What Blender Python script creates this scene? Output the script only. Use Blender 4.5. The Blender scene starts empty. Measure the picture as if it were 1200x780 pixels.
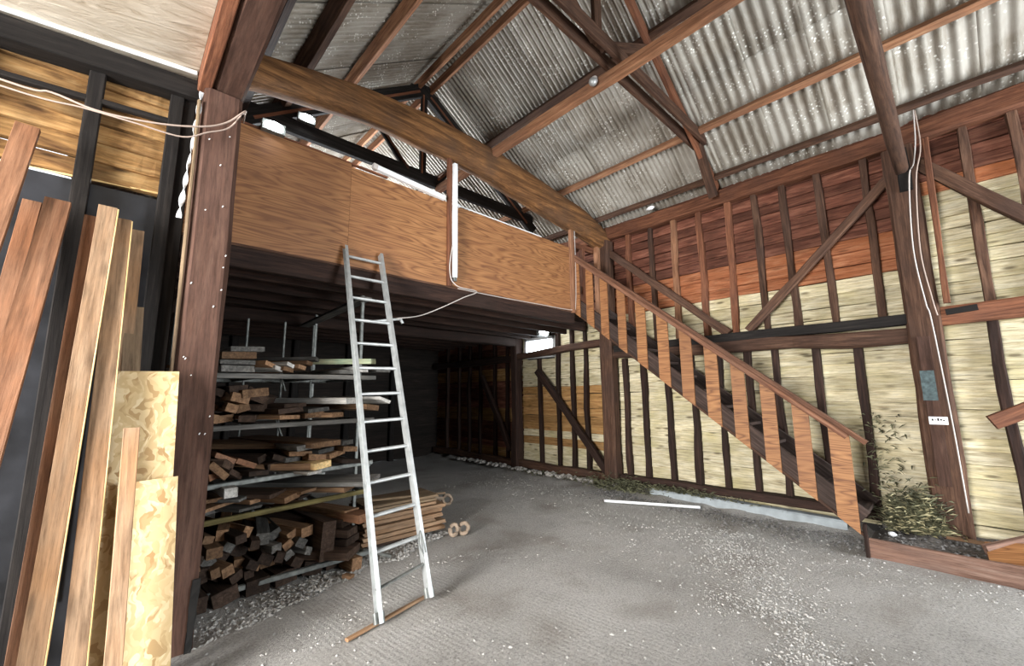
import bpy, bmesh, math, random
from mathutils import Vector, Matrix, noise
R = random.Random(7)
C = bpy.context.scene.collection
S = bpy.context.scene

# ------------------------------------------------------------------ camera
cam = bpy.data.cameras.new('camera'); camo = bpy.data.objects.new('camera', cam); C.objects.link(camo)
FPX = 489.07
yaw, pitch, roll = math.radians(46.58), math.radians(8.29), math.radians(-0.47)
fw = Vector((math.cos(yaw)*math.cos(pitch), math.sin(yaw)*math.cos(pitch), math.sin(pitch)))
rt = Vector((math.sin(yaw), -math.cos(yaw), 0)); up = rt.cross(fw)
rt, up = math.cos(roll)*rt + math.sin(roll)*up, -math.sin(roll)*rt + math.cos(roll)*up
camo.matrix_world = Matrix(((rt.x, up.x, -fw.x, 0), (rt.y, up.y, -fw.y, 0), (rt.z, up.z, -fw.z, 1.55), (0, 0, 0, 1)))
cam.lens = FPX/1200*36; cam.sensor_width = 36; cam.clip_start = 0.02
S.camera = camo

# ------------------------------------------------------------------ world, light, exposure
w = bpy.data.worlds.new('World'); S.world = w; w.use_nodes = True
bg = w.node_tree.nodes['Background']; bg.inputs[0].default_value = (0.86, 0.93, 1.0, 1); bg.inputs[1].default_value = 1.2
def area(name, loc, target, sx, sy, power, col):
    l = bpy.data.lights.new(name, 'AREA'); l.shape = 'RECTANGLE'; l.size = sx; l.size_y = sy; l.energy = power; l.color = col
    o = bpy.data.objects.new(name, l); C.objects.link(o); o.location = loc
    o.rotation_euler = (Vector(target)-Vector(loc)).to_track_quat('-Z', 'Y').to_euler()
    return o
area('daylight_side_opening', (-5.6, 0.75, 2.0), (3.0, 3.2, 1.6), 3.4, 3.8, 1450, (1.0, 0.97, 0.94))
area('daylight_gable_doorway', (4.6, -3.95, 1.9), (4.4, 3.0, 2.8), 2.4, 3.2, 300, (0.93, 0.97, 1.0))
area('loft_backlight', (3.2, 9.35, 4.4), (3.2, 5.5, 5.6), 2.2, 1.1, 260, (0.95, 0.97, 1.0))  # added lamp backlighting the loft roof; no far window is seen
S.view_settings.view_transform = 'Standard'; S.view_settings.look = 'None'; S.view_settings.gamma = 1
S.view_settings.exposure = 0.85

# ------------------------------------------------------------------ materials
def newmat(name):
    m = bpy.data.materials.new(name); m.use_nodes = True
    nt = m.node_tree; b = nt.nodes['Principled BSDF']; return m, nt, b
def N(nt, t, **k):
    n = nt.nodes.new(t)
    for a, v in k.items():
        if a in n.inputs.keys(): n.inputs[a].default_value = v
        else: setattr(n, a, v)
    return n
def ramp(nt, fac, stops):
    r = nt.nodes.new('ShaderNodeValToRGB'); e = r.color_ramp.elements
    while len(e) < len(stops): e.new(0.5)
    for i, (p, c) in enumerate(stops): e[i].position = p; e[i].color = (*c, 1)
    nt.links.new(fac, r.inputs[0]); return r.outputs[0]
def coords(nt, scale, rnd=9.0):
    tc = N(nt, 'ShaderNodeTexCoord'); oi = N(nt, 'ShaderNodeObjectInfo')
    mul = N(nt, 'ShaderNodeVectorMath', operation='SCALE'); mul.inputs[0].default_value = (1.0, 2.3, 3.7); 
    nt.links.new(oi.outputs['Random'], mul.inputs['Scale'])
    s2 = N(nt, 'ShaderNodeVectorMath', operation='SCALE'); nt.links.new(mul.outputs[0], s2.inputs[0]); s2.inputs['Scale'].default_value = rnd
    ad = N(nt, 'ShaderNodeVectorMath', operation='ADD'); nt.links.new(tc.outputs['Object'], ad.inputs[0]); nt.links.new(s2.outputs[0], ad.inputs[1])
    mp = N(nt, 'ShaderNodeMapping'); mp.inputs['Scale'].default_value = scale
    nt.links.new(ad.outputs[0], mp.inputs[0]); return mp.outputs[0], ad.outputs[0], oi.outputs['Random']
def mixc(nt, fac, a, b, mode='MIX'):
    m = N(nt, 'ShaderNodeMix', data_type='RGBA', blend_type=mode)
    if isinstance(fac, (int, float)): m.inputs[0].default_value = fac
    else: nt.links.new(fac, m.inputs[0])
    for i, v in ((6, a), (7, b)):
        if isinstance(v, tuple): m.inputs[i].default_value = (*v, 1)
        else: nt.links.new(v, m.inputs[i])
    return m.outputs[2]
def bump(nt, b, h, st, dist=0.01):
    n = N(nt, 'ShaderNodeBump'); n.inputs['Strength'].default_value = st; n.inputs['Distance'].default_value = dist
    nt.links.new(h, n.inputs['Height']); nt.links.new(n.outputs[0], b.inputs['Normal'])
def hsvar(nt, col, rnd, amt=0.3):
    mr = N(nt, 'ShaderNodeMapRange'); mr.inputs[3].default_value = 1-amt; mr.inputs[4].default_value = 1+amt
    nt.links.new(rnd, mr.inputs[0])
    h = N(nt, 'ShaderNodeHueSaturation'); nt.links.new(col, h.inputs['Color']); nt.links.new(mr.outputs[0], h.inputs['Value'])
    return h.outputs[0]
def wood(name, dark, mid, light, scale=(1.2, 22, 22), rough=0.8, var=0.25, knots=0.0, dirt=None, bs=0.5, streak=0.75):
    m, nt, b = newmat(name)
    v, raw, rnd = coords(nt, scale)
    n = N(nt, 'ShaderNodeTexNoise', Scale=1.6, Detail=8.0, Roughness=0.65, Distortion=0.6); nt.links.new(v, n.inputs[0])
    c = ramp(nt, n.outputs[0], [(0.28, dark), (0.5, mid), (0.74, light)])
    n2 = N(nt, 'ShaderNodeTexNoise', Scale=2.2, Detail=4.0); nt.links.new(raw, n2.inputs[0])
    f = ramp(nt, n2.outputs[0], [(0.45, (0, 0, 0)), (0.75, (1, 1, 1))])
    c = mixc(nt, f, c, dirt or tuple(x*0.6 for x in dark))
    mf = N(nt, 'ShaderNodeMapping'); mf.inputs['Scale'].default_value = (3.5, 48, 48); nt.links.new(raw, mf.inputs[0])
    nf = N(nt, 'ShaderNodeTexNoise', Scale=1.0, Detail=6.0, Roughness=0.75); nt.links.new(mf.outputs[0], nf.inputs[0])
    gf = ramp(nt, nf.outputs[0], [(0.32, (0.35, 0.33, 0.31)), (0.5, (0.9, 0.9, 0.9)), (0.66, (1.25, 1.22, 1.18))])
    c = mixc(nt, streak, c, gf, 'MULTIPLY')
    if knots:
        mp = N(nt, 'ShaderNodeMapping'); mp.inputs['Scale'].default_value = (3.2, 11, 11); nt.links.new(raw, mp.inputs[0])
        vo = N(nt, 'ShaderNodeTexVoronoi', Scale=1.0); nt.links.new(mp.outputs[0], vo.inputs[0])
        k = ramp(nt, vo.outputs[0], [(0.10, (1, 1, 1)), (0.24, (0, 0, 0))])
        kk = N(nt, 'ShaderNodeMath', operation='MULTIPLY'); nt.links.new(k, kk.inputs[0]); kk.inputs[1].default_value = knots
        c = mixc(nt, kk.outputs[0], c, tuple(x*0.35 for x in dark))
    c = hsvar(nt, c, rnd, var)
    nt.links.new(c, b.inputs['Base Color']); b.inputs['Roughness'].default_value = rough; b.inputs['Specular IOR Level'].default_value = 0.22
    bump(nt, b, n.outputs[0], bs, 0.006)
    return m
def plain(name, col, rough=0.6, metal=0.0, var=0.0, nz=0.0, bs=0.0, nscale=20):
    m, nt, b = newmat(name)
    v, raw, rnd = coords(nt, (1, 1, 1))
    n = N(nt, 'ShaderNodeTexNoise', Scale=float(nscale), Detail=5.0); nt.links.new(v, n.inputs[0])
    c = ramp(nt, n.outputs[0], [(0.3, tuple(x*(1-nz) for x in col)), (0.7, tuple(min(1, x*(1+nz)) for x in col))])
    if var: c = hsvar(nt, c, rnd, var)
    nt.links.new(c, b.inputs['Base Color']); b.inputs['Roughness'].default_value = rough; b.inputs['Metallic'].default_value = metal
    if bs: bump(nt, b, n.outputs[0], bs, 0.01)
    return m
def emit(name, col, s):
    m, nt, b = newmat(name); b.inputs['Base Color'].default_value = (*col, 1)
    b.inputs['Emission Color'].default_value = (*col, 1); b.inputs['Emission Strength'].default_value = s; return m

M = {}
M['oldbeam'] = wood('old_beam', (0.028, 0.015, 0.010), (0.085, 0.044, 0.028), (0.16, 0.09, 0.058), dirt=(0.06, 0.034, 0.025))
M['redbeam'] = wood('stained_beam', (0.06, 0.022, 0.012), (0.17, 0.068, 0.036), (0.27, 0.12, 0.066), dirt=(0.11, 0.048, 0.03))
M['post'] = wood('worn_post', (0.034, 0.018, 0.013), (0.066, 0.034, 0.024), (0.11, 0.064, 0.047), scale=(1.0, 8, 8), dirt=(0.09, 0.05, 0.038), bs=0.35)
M['blackbeam'] = wood('tarred_beam', (0.005, 0.004, 0.004), (0.013, 0.011, 0.010), (0.032, 0.027, 0.024), dirt=(0.014, 0.012, 0.011))
M['darkbeam'] = wood('dark_beam', (0.012, 0.007, 0.006), (0.03, 0.016, 0.012), (0.065, 0.034, 0.024), dirt=(0.03, 0.018, 0.014))
M['oak'] = wood('golden_oak_beam', (0.035, 0.017, 0.008), (0.15, 0.07, 0.027), (0.36, 0.18, 0.07), scale=(0.9, 10, 10), dirt=(0.085, 0.048, 0.028), bs=1.0)
M['purlin'] = wood('purlin', (0.14, 0.062, 0.032), (0.30, 0.145, 0.078), (0.44, 0.26, 0.15), dirt=(0.2, 0.1, 0.06))
M['handrail'] = wood('handrail_wood', (0.07, 0.03, 0.018), (0.17, 0.08, 0.048), (0.28, 0.155, 0.10), dirt=(0.14, 0.075, 0.05))
M['pale'] = wood('pale_board', (0.34, 0.27, 0.15), (0.65, 0.585, 0.40), (0.80, 0.76, 0.60), scale=(2.2, 10, 24), var=0.14, knots=0.85, dirt=(0.50, 0.44, 0.24), rough=0.7)
M['amber'] = wood('amber_board', (0.20, 0.10, 0.035), (0.38, 0.21, 0.08), (0.55, 0.36, 0.17), scale=(0.9, 7, 14), var=0.2, knots=0.5, dirt=(0.3, 0.17, 0.06))
M['orange'] = wood('orange_board', (0.22, 0.07, 0.03), (0.42, 0.16, 0.075), (0.58, 0.29, 0.16), scale=(1.6, 8, 16), var=0.15, knots=0.5, dirt=(0.38, 0.13, 0.05))
M['brown'] = wood('brown_board', (0.06, 0.022, 0.014), (0.17, 0.065, 0.042), (0.34, 0.16, 0.105), scale=(1.4, 7, 14), var=0.4, knots=0.5, dirt=(0.10, 0.042, 0.028))
M['tarblack'] = wood('shade_black_board', (0.008, 0.007, 0.006), (0.02, 0.015, 0.012), (0.045, 0.03, 0.024), scale=(0.9, 7, 14), var=0.3, dirt=(0.015, 0.012, 0.01))  # near-black stands in for shade under the loft and cuts bounce from unseen walls
M['oldboard'] = wood('old_gold_board', (0.10, 0.045, 0.018), (0.36, 0.20, 0.075), (0.56, 0.37, 0.17), scale=(1.8, 6, 9), var=0.15, knots=0.9, dirt=(0.06, 0.03, 0.014))
M['plank'] = wood('sawn_plank', (0.19, 0.115, 0.065), (0.31, 0.20, 0.122), (0.42, 0.29, 0.185), scale=(0.9, 16, 16), var=0.15, knots=0.45, dirt=(0.32, 0.175, 0.085), rough=0.6)
M['plankred'] = wood('reddish_plank', (0.12, 0.055, 0.03), (0.20, 0.10, 0.056), (0.28, 0.15, 0.088), scale=(0.9, 16, 16), var=0.12, knots=0.3, dirt=(0.22, 0.095, 0.045), rough=0.6)
M['plankgrey'] = wood('greyed_plank', (0.12, 0.085, 0.05), (0.24, 0.17, 0.105), (0.36, 0.28, 0.18), scale=(0.9, 14, 14), var=0.15, dirt=(0.17, 0.12, 0.08))
M['sapwood'] = wood('yellow_sapwood', (0.6, 0.4, 0.17), (0.78, 0.56, 0.27), (0.85, 0.68, 0.4), var=0.05, dirt=(0.65, 0.45, 0.2))
M['scrap1'] = wood('scrap_tan', (0.10, 0.058, 0.034), (0.22, 0.125, 0.068), (0.36, 0.23, 0.13), var=0.45, dirt=(0.2, 0.12, 0.07))
M['scrap2'] = wood('scrap_grey', (0.06, 0.06, 0.057), (0.14, 0.135, 0.125), (0.26, 0.25, 0.235), var=0.45)
M['scrap3'] = wood('scrap_brown', (0.02, 0.012, 0.008), (0.045, 0.028, 0.02), (0.09, 0.058, 0.04), var=0.45)  # brown deepened to stand in for shade in the rack
M['scrapw'] = wood('scrap_white', (0.35, 0.34, 0.32), (0.6, 0.59, 0.56), (0.75, 0.74, 0.72), var=0.2, dirt=(0.4, 0.38, 0.34))
M['scrapg'] = wood('scrap_green', (0.16, 0.22, 0.15), (0.26, 0.33, 0.22), (0.44, 0.42, 0.28), var=0.1, dirt=(0.36, 0.28, 0.17))
M['railyellow'] = wood('yellowed_rail', (0.10, 0.08, 0.03), (0.22, 0.18, 0.07), (0.32, 0.28, 0.13))
M['stair'] = wood('weathered_stair', (0.02, 0.014, 0.012), (0.055, 0.036, 0.03), (0.13, 0.09, 0.075), dirt=(0.05, 0.038, 0.033))
M['kerbwood'] = wood('kerb_wood', (0.12, 0.065, 0.045), (0.23, 0.135, 0.10), (0.32, 0.22, 0.175), dirt=(0.17, 0.11, 0.09))
M['alu'] = plain('aluminium', (0.42, 0.44, 0.44), 0.45, 0.5, nz=0.18, nscale=14)
M['steel'] = plain('dull_steel', (0.17, 0.18, 0.17), 0.55, 0.5, nz=0.4)
M['rust'] = plain('rusty_iron', (0.30, 0.23, 0.17), 0.85, 0.1, nz=0.4, bs=0.4)
M['white'] = plain('white_plastic', (0.80, 0.83, 0.85), 0.4, nz=0.06)
M['cable'] = plain('cable_white', (0.55, 0.51, 0.48), 0.5)
M['wire'] = plain('cable_pink', (0.42, 0.33, 0.28), 0.5)
M['lampon'] = emit('lamp_glow', (0.93, 0.97, 1.0), 40)
M['daylight'] = emit('daylight_pane', (0.86, 0.95, 1.0), 7)
M['membrane'] = plain('black_membrane', (0.016, 0.017, 0.020), 0.38, nz=0.6, bs=0.35, nscale=5)
M['felt'] = plain('bitumen_felt', (0.013, 0.012, 0.011), 0.9, nz=0.3)
M['teal'] = plain('teal_paint', (0.055, 0.085, 0.09), 0.7, nz=0.5, nscale=30)
M['concrete'] = plain('pale_concrete', (0.33, 0.37, 0.39), 0.8, nz=0.22, bs=0.4, nscale=9)
M['rubble'] = plain('rubble', (0.42, 0.40, 0.37), 0.9, nz=0.35, var=0.3, bs=0.5)
M['grass'] = plain('straw_and_weed', (0.10, 0.10, 0.055), 0.8, nz=0.6, nscale=6)
M['straw'] = plain('dry_straw', (0.42, 0.38, 0.22), 0.8, nz=0.4, nscale=8)
M['red'] = plain('red_scrap', (0.5, 0.05, 0.04), 0.6)

def plywood():
    m, nt, b = newmat('plywood')
    v, raw, rnd = coords(nt, (1, 1, 1), 5.0)
    mp = N(nt, 'ShaderNodeMapping'); mp.inputs['Scale'].default_value = (0.55, 5.0, 5.0); nt.links.new(v, mp.inputs[0])
    n0 = N(nt, 'ShaderNodeTexNoise', Scale=1.3, Detail=2.0, Roughness=0.5, Distortion=0.3); nt.links.new(mp.outputs[0], n0.inputs[0])
    mu = N(nt, 'ShaderNodeMath', operation='MULTIPLY'); nt.links.new(n0.outputs[0], mu.inputs[0]); mu.inputs[1].default_value = 13.0
    fr = N(nt, 'ShaderNodeMath', operation='PINGPONG'); nt.links.new(mu.outputs[0], fr.inputs[0]); fr.inputs[1].default_value = 0.5
    mp2 = N(nt, 'ShaderNodeMapping'); mp2.inputs['Scale'].default_value = (3, 70, 70); nt.links.new(v, mp2.inputs[0])
    nf = N(nt, 'ShaderNodeTexNoise', Scale=1.0, Detail=5.0); nt.links.new(mp2.outputs[0], nf.inputs[0])
    c = ramp(nt, fr.outputs[0], [(0.0, (0.17, 0.066, 0.022)), (0.16, (0.30, 0.13, 0.045)), (0.5, (0.42, 0.20, 0.075))])
    g = ramp(nt, nf.outputs[0], [(0.3, (0.62, 0.6, 0.58)), (0.7, (1, 1, 1))])
    c = mixc(nt, 0.7, c, g, 'MULTIPLY')
    n2 = N(nt, 'ShaderNodeTexNoise', Scale=1.1, Detail=3.0); nt.links.new(raw, n2.inputs[0])
    f = ramp(nt, n2.outputs[0], [(0.4, (0, 0, 0)), (0.8, (0.7, 0.7, 0.7))])
    c = mixc(nt, f, c, (0.24, 0.10, 0.04))
    vo = N(nt, 'ShaderNodeTexVoronoi', Scale=1.0); mp3 = N(nt, 'ShaderNodeMapping'); mp3.inputs['Scale'].default_value = (1.6, 4, 4)
    nt.links.new(v, mp3.inputs[0]); nt.links.new(mp3.outputs[0], vo.inputs[0])
    k = ramp(nt, vo.outputs[0], [(0.03, (0.8, 0.8, 0.8)), (0.1, (0, 0, 0))]); c = mixc(nt, k, c, (0.14, 0.05, 0.02))
    c = hsvar(nt, c, rnd, 0.07)
    nt.links.new(c, b.inputs['Base Color']); b.inputs['Roughness'].default_value = 0.62
    return m
M['ply'] = plywood()
def osb():
    m, nt, b = newmat('osb')
    v, raw, rnd = coords(nt, (1, 1, 1), 5.0)
    d = N(nt, 'ShaderNodeTexNoise', Scale=9.0, Detail=2.0); nt.links.new(v, d.inputs[0])
    mx = N(nt, 'ShaderNodeMix', data_type='RGBA', blend_type='LINEAR_LIGHT'); mx.inputs[0].default_value = 0.09
    nt.links.new(v, mx.inputs[6]); nt.links.new(d.outputs[1], mx.inputs[7])
    cs = []
    for i, rz in enumerate((0.5, -0.6)):
        mp = N(nt, 'ShaderNodeMapping'); mp.inputs['Rotation'].default_value = (0, 0, rz); mp.inputs['Scale'].default_value = (14, 44, 10)
        nt.links.new(mx.outputs[2], mp.inputs[0])
        vo = N(nt, 'ShaderNodeTexVoronoi', Scale=1.0); nt.links.new(mp.outputs[0], vo.inputs[0])
        sp = N(nt, 'ShaderNodeSeparateColor'); nt.links.new(vo.outputs[1], sp.inputs[0])
        cs.append(ramp(nt, sp.outputs[0], [(0.0, (0.36, 0.22, 0.09)), (0.2, (0.52, 0.37, 0.18)), (0.7, (0.62, 0.47, 0.255)), (1.0, (0.74, 0.61, 0.38))]))
    n = N(nt, 'ShaderNodeTexNoise', Scale=7.0, Detail=3.0); nt.links.new(v, n.inputs[0])
    f = ramp(nt, n.outputs[0], [(0.47, (0, 0, 0)), (0.53, (1, 1, 1))])
    c = mixc(nt, f, cs[0], cs[1])
    nt.links.new(c, b.inputs['Base Color']); b.inputs['Roughness'].default_value = 0.65
    return m
M['osb'] = osb()
def tin():
    m, nt, b = newmat('corrugated_sheet')
    v, raw, rnd = coords(nt, (1, 1, 1), 11.0)
    mp = N(nt, 'ShaderNodeMapping'); mp.inputs['Scale'].default_value = (2.2, 14, 14); nt.links.new(v, mp.inputs[0])
    n = N(nt, 'ShaderNodeTexNoise', Scale=1.5, Detail=8.0, Roughness=0.8); nt.links.new(mp.outputs[0], n.inputs[0])
    c = ramp(nt, n.outputs[0], [(0.28, (0.14, 0.115, 0.085)), (0.47, (0.29, 0.265, 0.22)), (0.72, (0.48, 0.465, 0.42))])
    # brown mixed in by height across the corrugations, following the sheet's own relief
    tc = N(nt, 'ShaderNodeTexCoord'); sx = N(nt, 'ShaderNodeSeparateXYZ'); nt.links.new(tc.outputs['Object'], sx.inputs[0])
    mr = N(nt, 'ShaderNodeMapRange'); mr.inputs[1].default_value = -0.010; mr.inputs[2].default_value = 0.012; nt.links.new(sx.outputs[2], mr.inputs[0])
    inv = N(nt, 'ShaderNodeMath', operation='MULTIPLY'); nt.links.new(mr.outputs[0], inv.inputs[0]); inv.inputs[1].default_value = 0.55
    c = mixc(nt, inv.outputs[0], c, (0.13, 0.10, 0.07))
    n3 = N(nt, 'ShaderNodeTexNoise', Scale=2.0, Detail=5.0); nt.links.new(raw, n3.inputs[0])
    f3 = ramp(nt, n3.outputs[0], [(0.42, (0, 0, 0)), (0.62, (0.75, 0.75, 0.75))]); c = mixc(nt, f3, c, (0.42, 0.40, 0.355))
    vo = N(nt, 'ShaderNodeTexVoronoi', Scale=26.0); nt.links.new(raw, vo.inputs[0])
    k = ramp(nt, vo.outputs[0], [(0.2, (1, 1, 1)), (0.34, (0, 0, 0))])
    n4 = N(nt, 'ShaderNodeTexNoise', Scale=3.2, Detail=2.0); nt.links.new(raw, n4.inputs[0])
    k2 = ramp(nt, n4.outputs[0], [(0.46, (0, 0, 0)), (0.62, (0.85, 0.85, 0.85))])
    kk = N(nt, 'ShaderNodeMath', operation='MULTIPLY'); nt.links.new(k, kk.inputs[0]); nt.links.new(k2, kk.inputs[1])
    c = mixc(nt, kk.outputs[0], c, (0.85, 0.85, 0.80))  # white specks painted as light glinting off droplets
    c = hsvar(nt, c, rnd, 0.12)
    nt.links.new(c, b.inputs['Base Color']); b.inputs['Roughness'].default_value = 0.6; b.inputs['Metallic'].default_value = 0.05; b.inputs['Specular IOR Level'].default_value = 0.35
    return m
M['tin'] = tin()
def floor_mat():
    m, nt, b = newmat('dusty_concrete')
    tc = N(nt, 'ShaderNodeTexCoord'); P = tc.outputs['Object']
    n1 = N(nt, 'ShaderNodeTexNoise', Scale=0.8, Detail=6.0, Roughness=0.6); nt.links.new(P, n1.inputs[0])
    c = ramp(nt, n1.outputs[0], [(0.3, (0.40, 0.385, 0.36)), (0.5, (0.56, 0.545, 0.52)), (0.7, (0.68, 0.665, 0.64))])
    n2 = N(nt, 'ShaderNodeTexNoise', Scale=60.0, Detail=9.0, Roughness=0.85); nt.links.new(P, n2.inputs[0])
    g = ramp(nt, n2.outputs[0], [(0.38, (0.25, 0.25, 0.25)), (0.5, (0.78, 0.78, 0.78)), (0.62, (1.0, 1.0, 1.0))])
    c = mixc(nt, 0.8, c, g, 'MULTIPLY')
    n5 = N(nt, 'ShaderNodeTexNoise', Scale=1.6, Detail=4.0); nt.links.new(P, n5.inputs[0])
    f5 = ramp(nt, n5.outputs[0], [(0.5, (0, 0, 0)), (0.7, (0.6, 0.6, 0.6))]); c = mixc(nt, f5, c, (0.17, 0.145, 0.115))
    vo = N(nt, 'ShaderNodeTexVoronoi', Scale=60.0); nt.links.new(P, vo.inputs[0])
    k = ramp(nt, vo.outputs[0], [(0.12, (1, 1, 1)), (0.2, (0, 0, 0))])
    k2 = ramp(nt, n5.outputs[0], [(0.4, (0, 0, 0)), (0.6, (0.7, 0.7, 0.7))])
    kk = N(nt, 'ShaderNodeMath', operation='MULTIPLY'); nt.links.new(k, kk.inputs[0]); nt.links.new(k2, kk.inputs[1])
    c = mixc(nt, kk.outputs[0], c, (0.55, 0.54, 0.50))
    nt.links.new(c, b.inputs['Base Color']); b.inputs['Roughness'].default_value = 0.9; b.inputs['Specular IOR Level'].default_value = 0.3
    mp = N(nt, 'ShaderNodeMapping'); mp.inputs['Rotation'].default_value = (0, 0, math.radians(-8)); nt.links.new(P, mp.inputs[0])
    wv = N(nt, 'ShaderNodeTexWave', wave_type='BANDS', bands_direction='X', Scale=7.5, Distortion=1.6, Detail=2.0); wv.inputs['Detail Scale'].default_value = 1.5
    nt.links.new(mp.outputs[0], wv.inputs[0])
    ng = N(nt, 'ShaderNodeTexNoise', Scale=0.9, Detail=1.0); nt.links.new(P, ng.inputs[0])
    gm = ramp(nt, ng.outputs[0], [(0.35, (0.0, 0, 0)), (0.6, (0.17, 0.17, 0.17))])
    ml = N(nt, 'ShaderNodeMath', operation='MULTIPLY'); nt.links.new(wv.outputs[1], ml.inputs[0]); nt.links.new(gm, ml.inputs[1])
    ad = N(nt, 'ShaderNodeMath', operation='ADD'); nt.links.new(ml.outputs[0], ad.inputs[0]); nt.links.new(n2.outputs[0], ad.inputs[1])
    bump(nt, b, ad.outputs[0], 0.9, 0.02)
    return m
M['floor'] = floor_mat()
def ceil_mat():
    m, nt, b = newmat('limewashed_ceiling')
    v, raw, rnd = coords(nt, (1.6, 9, 9))
    n = N(nt, 'ShaderNodeTexNoise', Scale=1.6, Detail=8.0, Roughness=0.65, Distortion=1.0); nt.links.new(v, n.inputs[0])
    c = ramp(nt, n.outputs[0], [(0.3, (0.33, 0.26, 0.18)), (0.48, (0.54, 0.47, 0.37)), (0.7, (0.66, 0.60, 0.50))])
    nt.links.new(c, b.inputs['Base Color']); b.inputs['Roughness'].default_value = 0.8; bump(nt, b, n.outputs[0], 0.8, 0.02)
    return m
M['ceil'] = ceil_mat()

# ------------------------------------------------------------------ helpers
def link(name, me, mat, parent=None, mw=None, kind=None):
    o = bpy.data.objects.new(name, me); C.objects.link(o)
    if mat is not None and len(me.materials) == 0: me.materials.append(mat)
    if mw is None: mw = Matrix.Identity(4)
    if parent is not None:
        o.parent = parent; mw = WORLD[parent.name].inverted() @ mw
    o.matrix_basis = mw
    WORLD[o.name] = (WORLD[parent.name] @ mw) if parent is not None else mw
    if kind: o['kind'] = kind
    return o
WORLD = {}
def thing(name, label, cat, loc=(0, 0, 0), group=None, kind=None):
    o = bpy.data.objects.new(name, None); C.objects.link(o); o.location = loc; o.empty_display_size = 0.1
    WORLD[o.name] = Matrix.Translation(loc)
    if kind: o['kind'] = kind
    if label: o['label'] = label; o['category'] = cat
    if group: o['group'] = group
    return o
def tag(o, label, cat, group=None):
    o['label'] = label; o['category'] = cat
    if group: o['group'] = group
    return o
def tomesh(name, bm, smooth=False):
    me = bpy.data.meshes.new(name); bm.normal_update(); bm.to_mesh(me); bm.free()
    if smooth:
        for p in me.polygons: p.use_smooth = True
    return me
def frame(p0, p1, upv=(0, 0, 1)):
    x = (Vector(p1)-Vector(p0)); L = x.length; x.normalize()
    u = Vector(upv)
    if abs(x.dot(u)) > 0.995: u = Vector((1, 0, 0))
    y = u.cross(x).normalized(); z = x.cross(y)
    m = Matrix((( x.x, y.x, z.x, p0[0]), (x.y, y.y, z.y, p0[1]), (x.z, y.z, z.z, p0[2]), (0, 0, 0, 1)))
    return m, L
def beam_mesh(name, L, w, h, segs=1, wob=0.0, ch=0.0, bow=0.0, ends=0.0, seed=None):
    """sawn / hewn timber along local X, centred on Y and Z"""
    bm = bmesh.new(); r = random.Random(seed if seed is not None else R.random())
    ch = min(ch, w*0.3, h*0.3)
    if ch > 0: prof = [(-w/2+ch, -h/2), (w/2-ch, -h/2), (w/2, -h/2+ch), (w/2, h/2-ch), (w/2-ch, h/2), (-w/2+ch, h/2), (-w/2, h/2-ch), (-w/2, -h/2+ch)]
    else: prof = [(-w/2, -h/2), (w/2, -h/2), (w/2, h/2), (-w/2, h/2)]
    o1 = r.uniform(0, 50); rings = []
    for i in range(segs+1):
        t = i/segs; ring = []
        dy = wob*noise.noise(Vector((t*L*1.1+o1, 3.1, 0))); dz = wob*noise.noise(Vector((t*L*1.1, o1, 7))) + bow*(1-(2*t-1)**2)
        sc = 1 + (wob/max(w, h))*1.2*noise.noise(Vector((t*L*1.7, 1.3, o1)))
        for j, (y, z) in enumerate(prof):
            jx = (r.uniform(-ends, ends) if i in (0, segs) else 0)
            jw = wob*0.25*r.uniform(-1, 1)
            ring.append(bm.verts.new((t*L+jx, y*sc+dy+jw, z*sc+dz+jw*0.7)))
        rings.append(ring)
    n = len(prof)
    for a, b in zip(rings, rings[1:]):
        for j in range(n): bm.faces.new((a[j], b[j], b[(j+1) % n], a[(j+1) % n]))
    bm.faces.new(rings[0]); bm.faces.new(list(reversed(rings[-1])))
    bmesh.ops.recalc_face_normals(bm, faces=bm.faces)
    return tomesh(name, bm)
def beam(name, p0, p1, w, h, mat, parent=None, upv=(0, 0, 1), segs=1, wob=0.0, ch=0.006, bow=0.0, ends=0.0):
    m, L = frame(p0, p1, upv)
    return link(name, beam_mesh(name, L, w, h, segs, wob, ch, bow, ends), mat, parent, m)
def hewn(name, p0, p1, w, h, mat, parent=None, upv=(0, 0, 1), wob=0.018, bow=0.0):
    L = (Vector(p1)-Vector(p0)).length
    return beam(name, p0, p1, w, h, mat, parent, upv, max(4, int(L*4)), wob, min(w, h)*0.12, bow)
def box(name, x0, x1, y0, y1, z0, z1, mat, parent=None, ch=0.004, kind=None):
    me = beam_mesh(name, x1-x0, y1-y0, z1-z0, 1, 0, ch)
    return link(name, me, mat, parent, Matrix.Translation((x0, (y0+y1)/2, (z0+z1)/2)), kind)
def tube_mesh(name, pts, r, n=6, closed=False):
    bm = bmesh.new(); pts = [Vector(p) for p in pts]; rings = []
    k = len(pts)
    for i, p in enumerate(pts):
        a = pts[(i-1) % k] if (closed or i > 0) else p; b = pts[(i+1) % k] if (closed or i < k-1) else p
        d = (b-a).normalized(); u = Vector((0, 0, 1)) if abs(d.z) < 0.9 else Vector((1, 0, 0))
        s = d.cross(u).normalized(); t = s.cross(d)
        rings.append([bm.verts.new(p + s*r*math.cos(2*math.pi*j/n) + t*r*math.sin(2*math.pi*j/n)) for j in range(n)])
    for i in range(k if closed else k-1):
        a, b = rings[i], rings[(i+1) % k]
        for j in range(n): bm.faces.new((a[j], a[(j+1) % n], b[(j+1) % n], b[j]))
    if not closed: bm.faces.new(rings[0]); bm.faces.new(list(reversed(rings[-1])))
    bmesh.ops.recalc_face_normals(bm, faces=bm.faces)
    return tomesh(name, bm, True)
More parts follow.
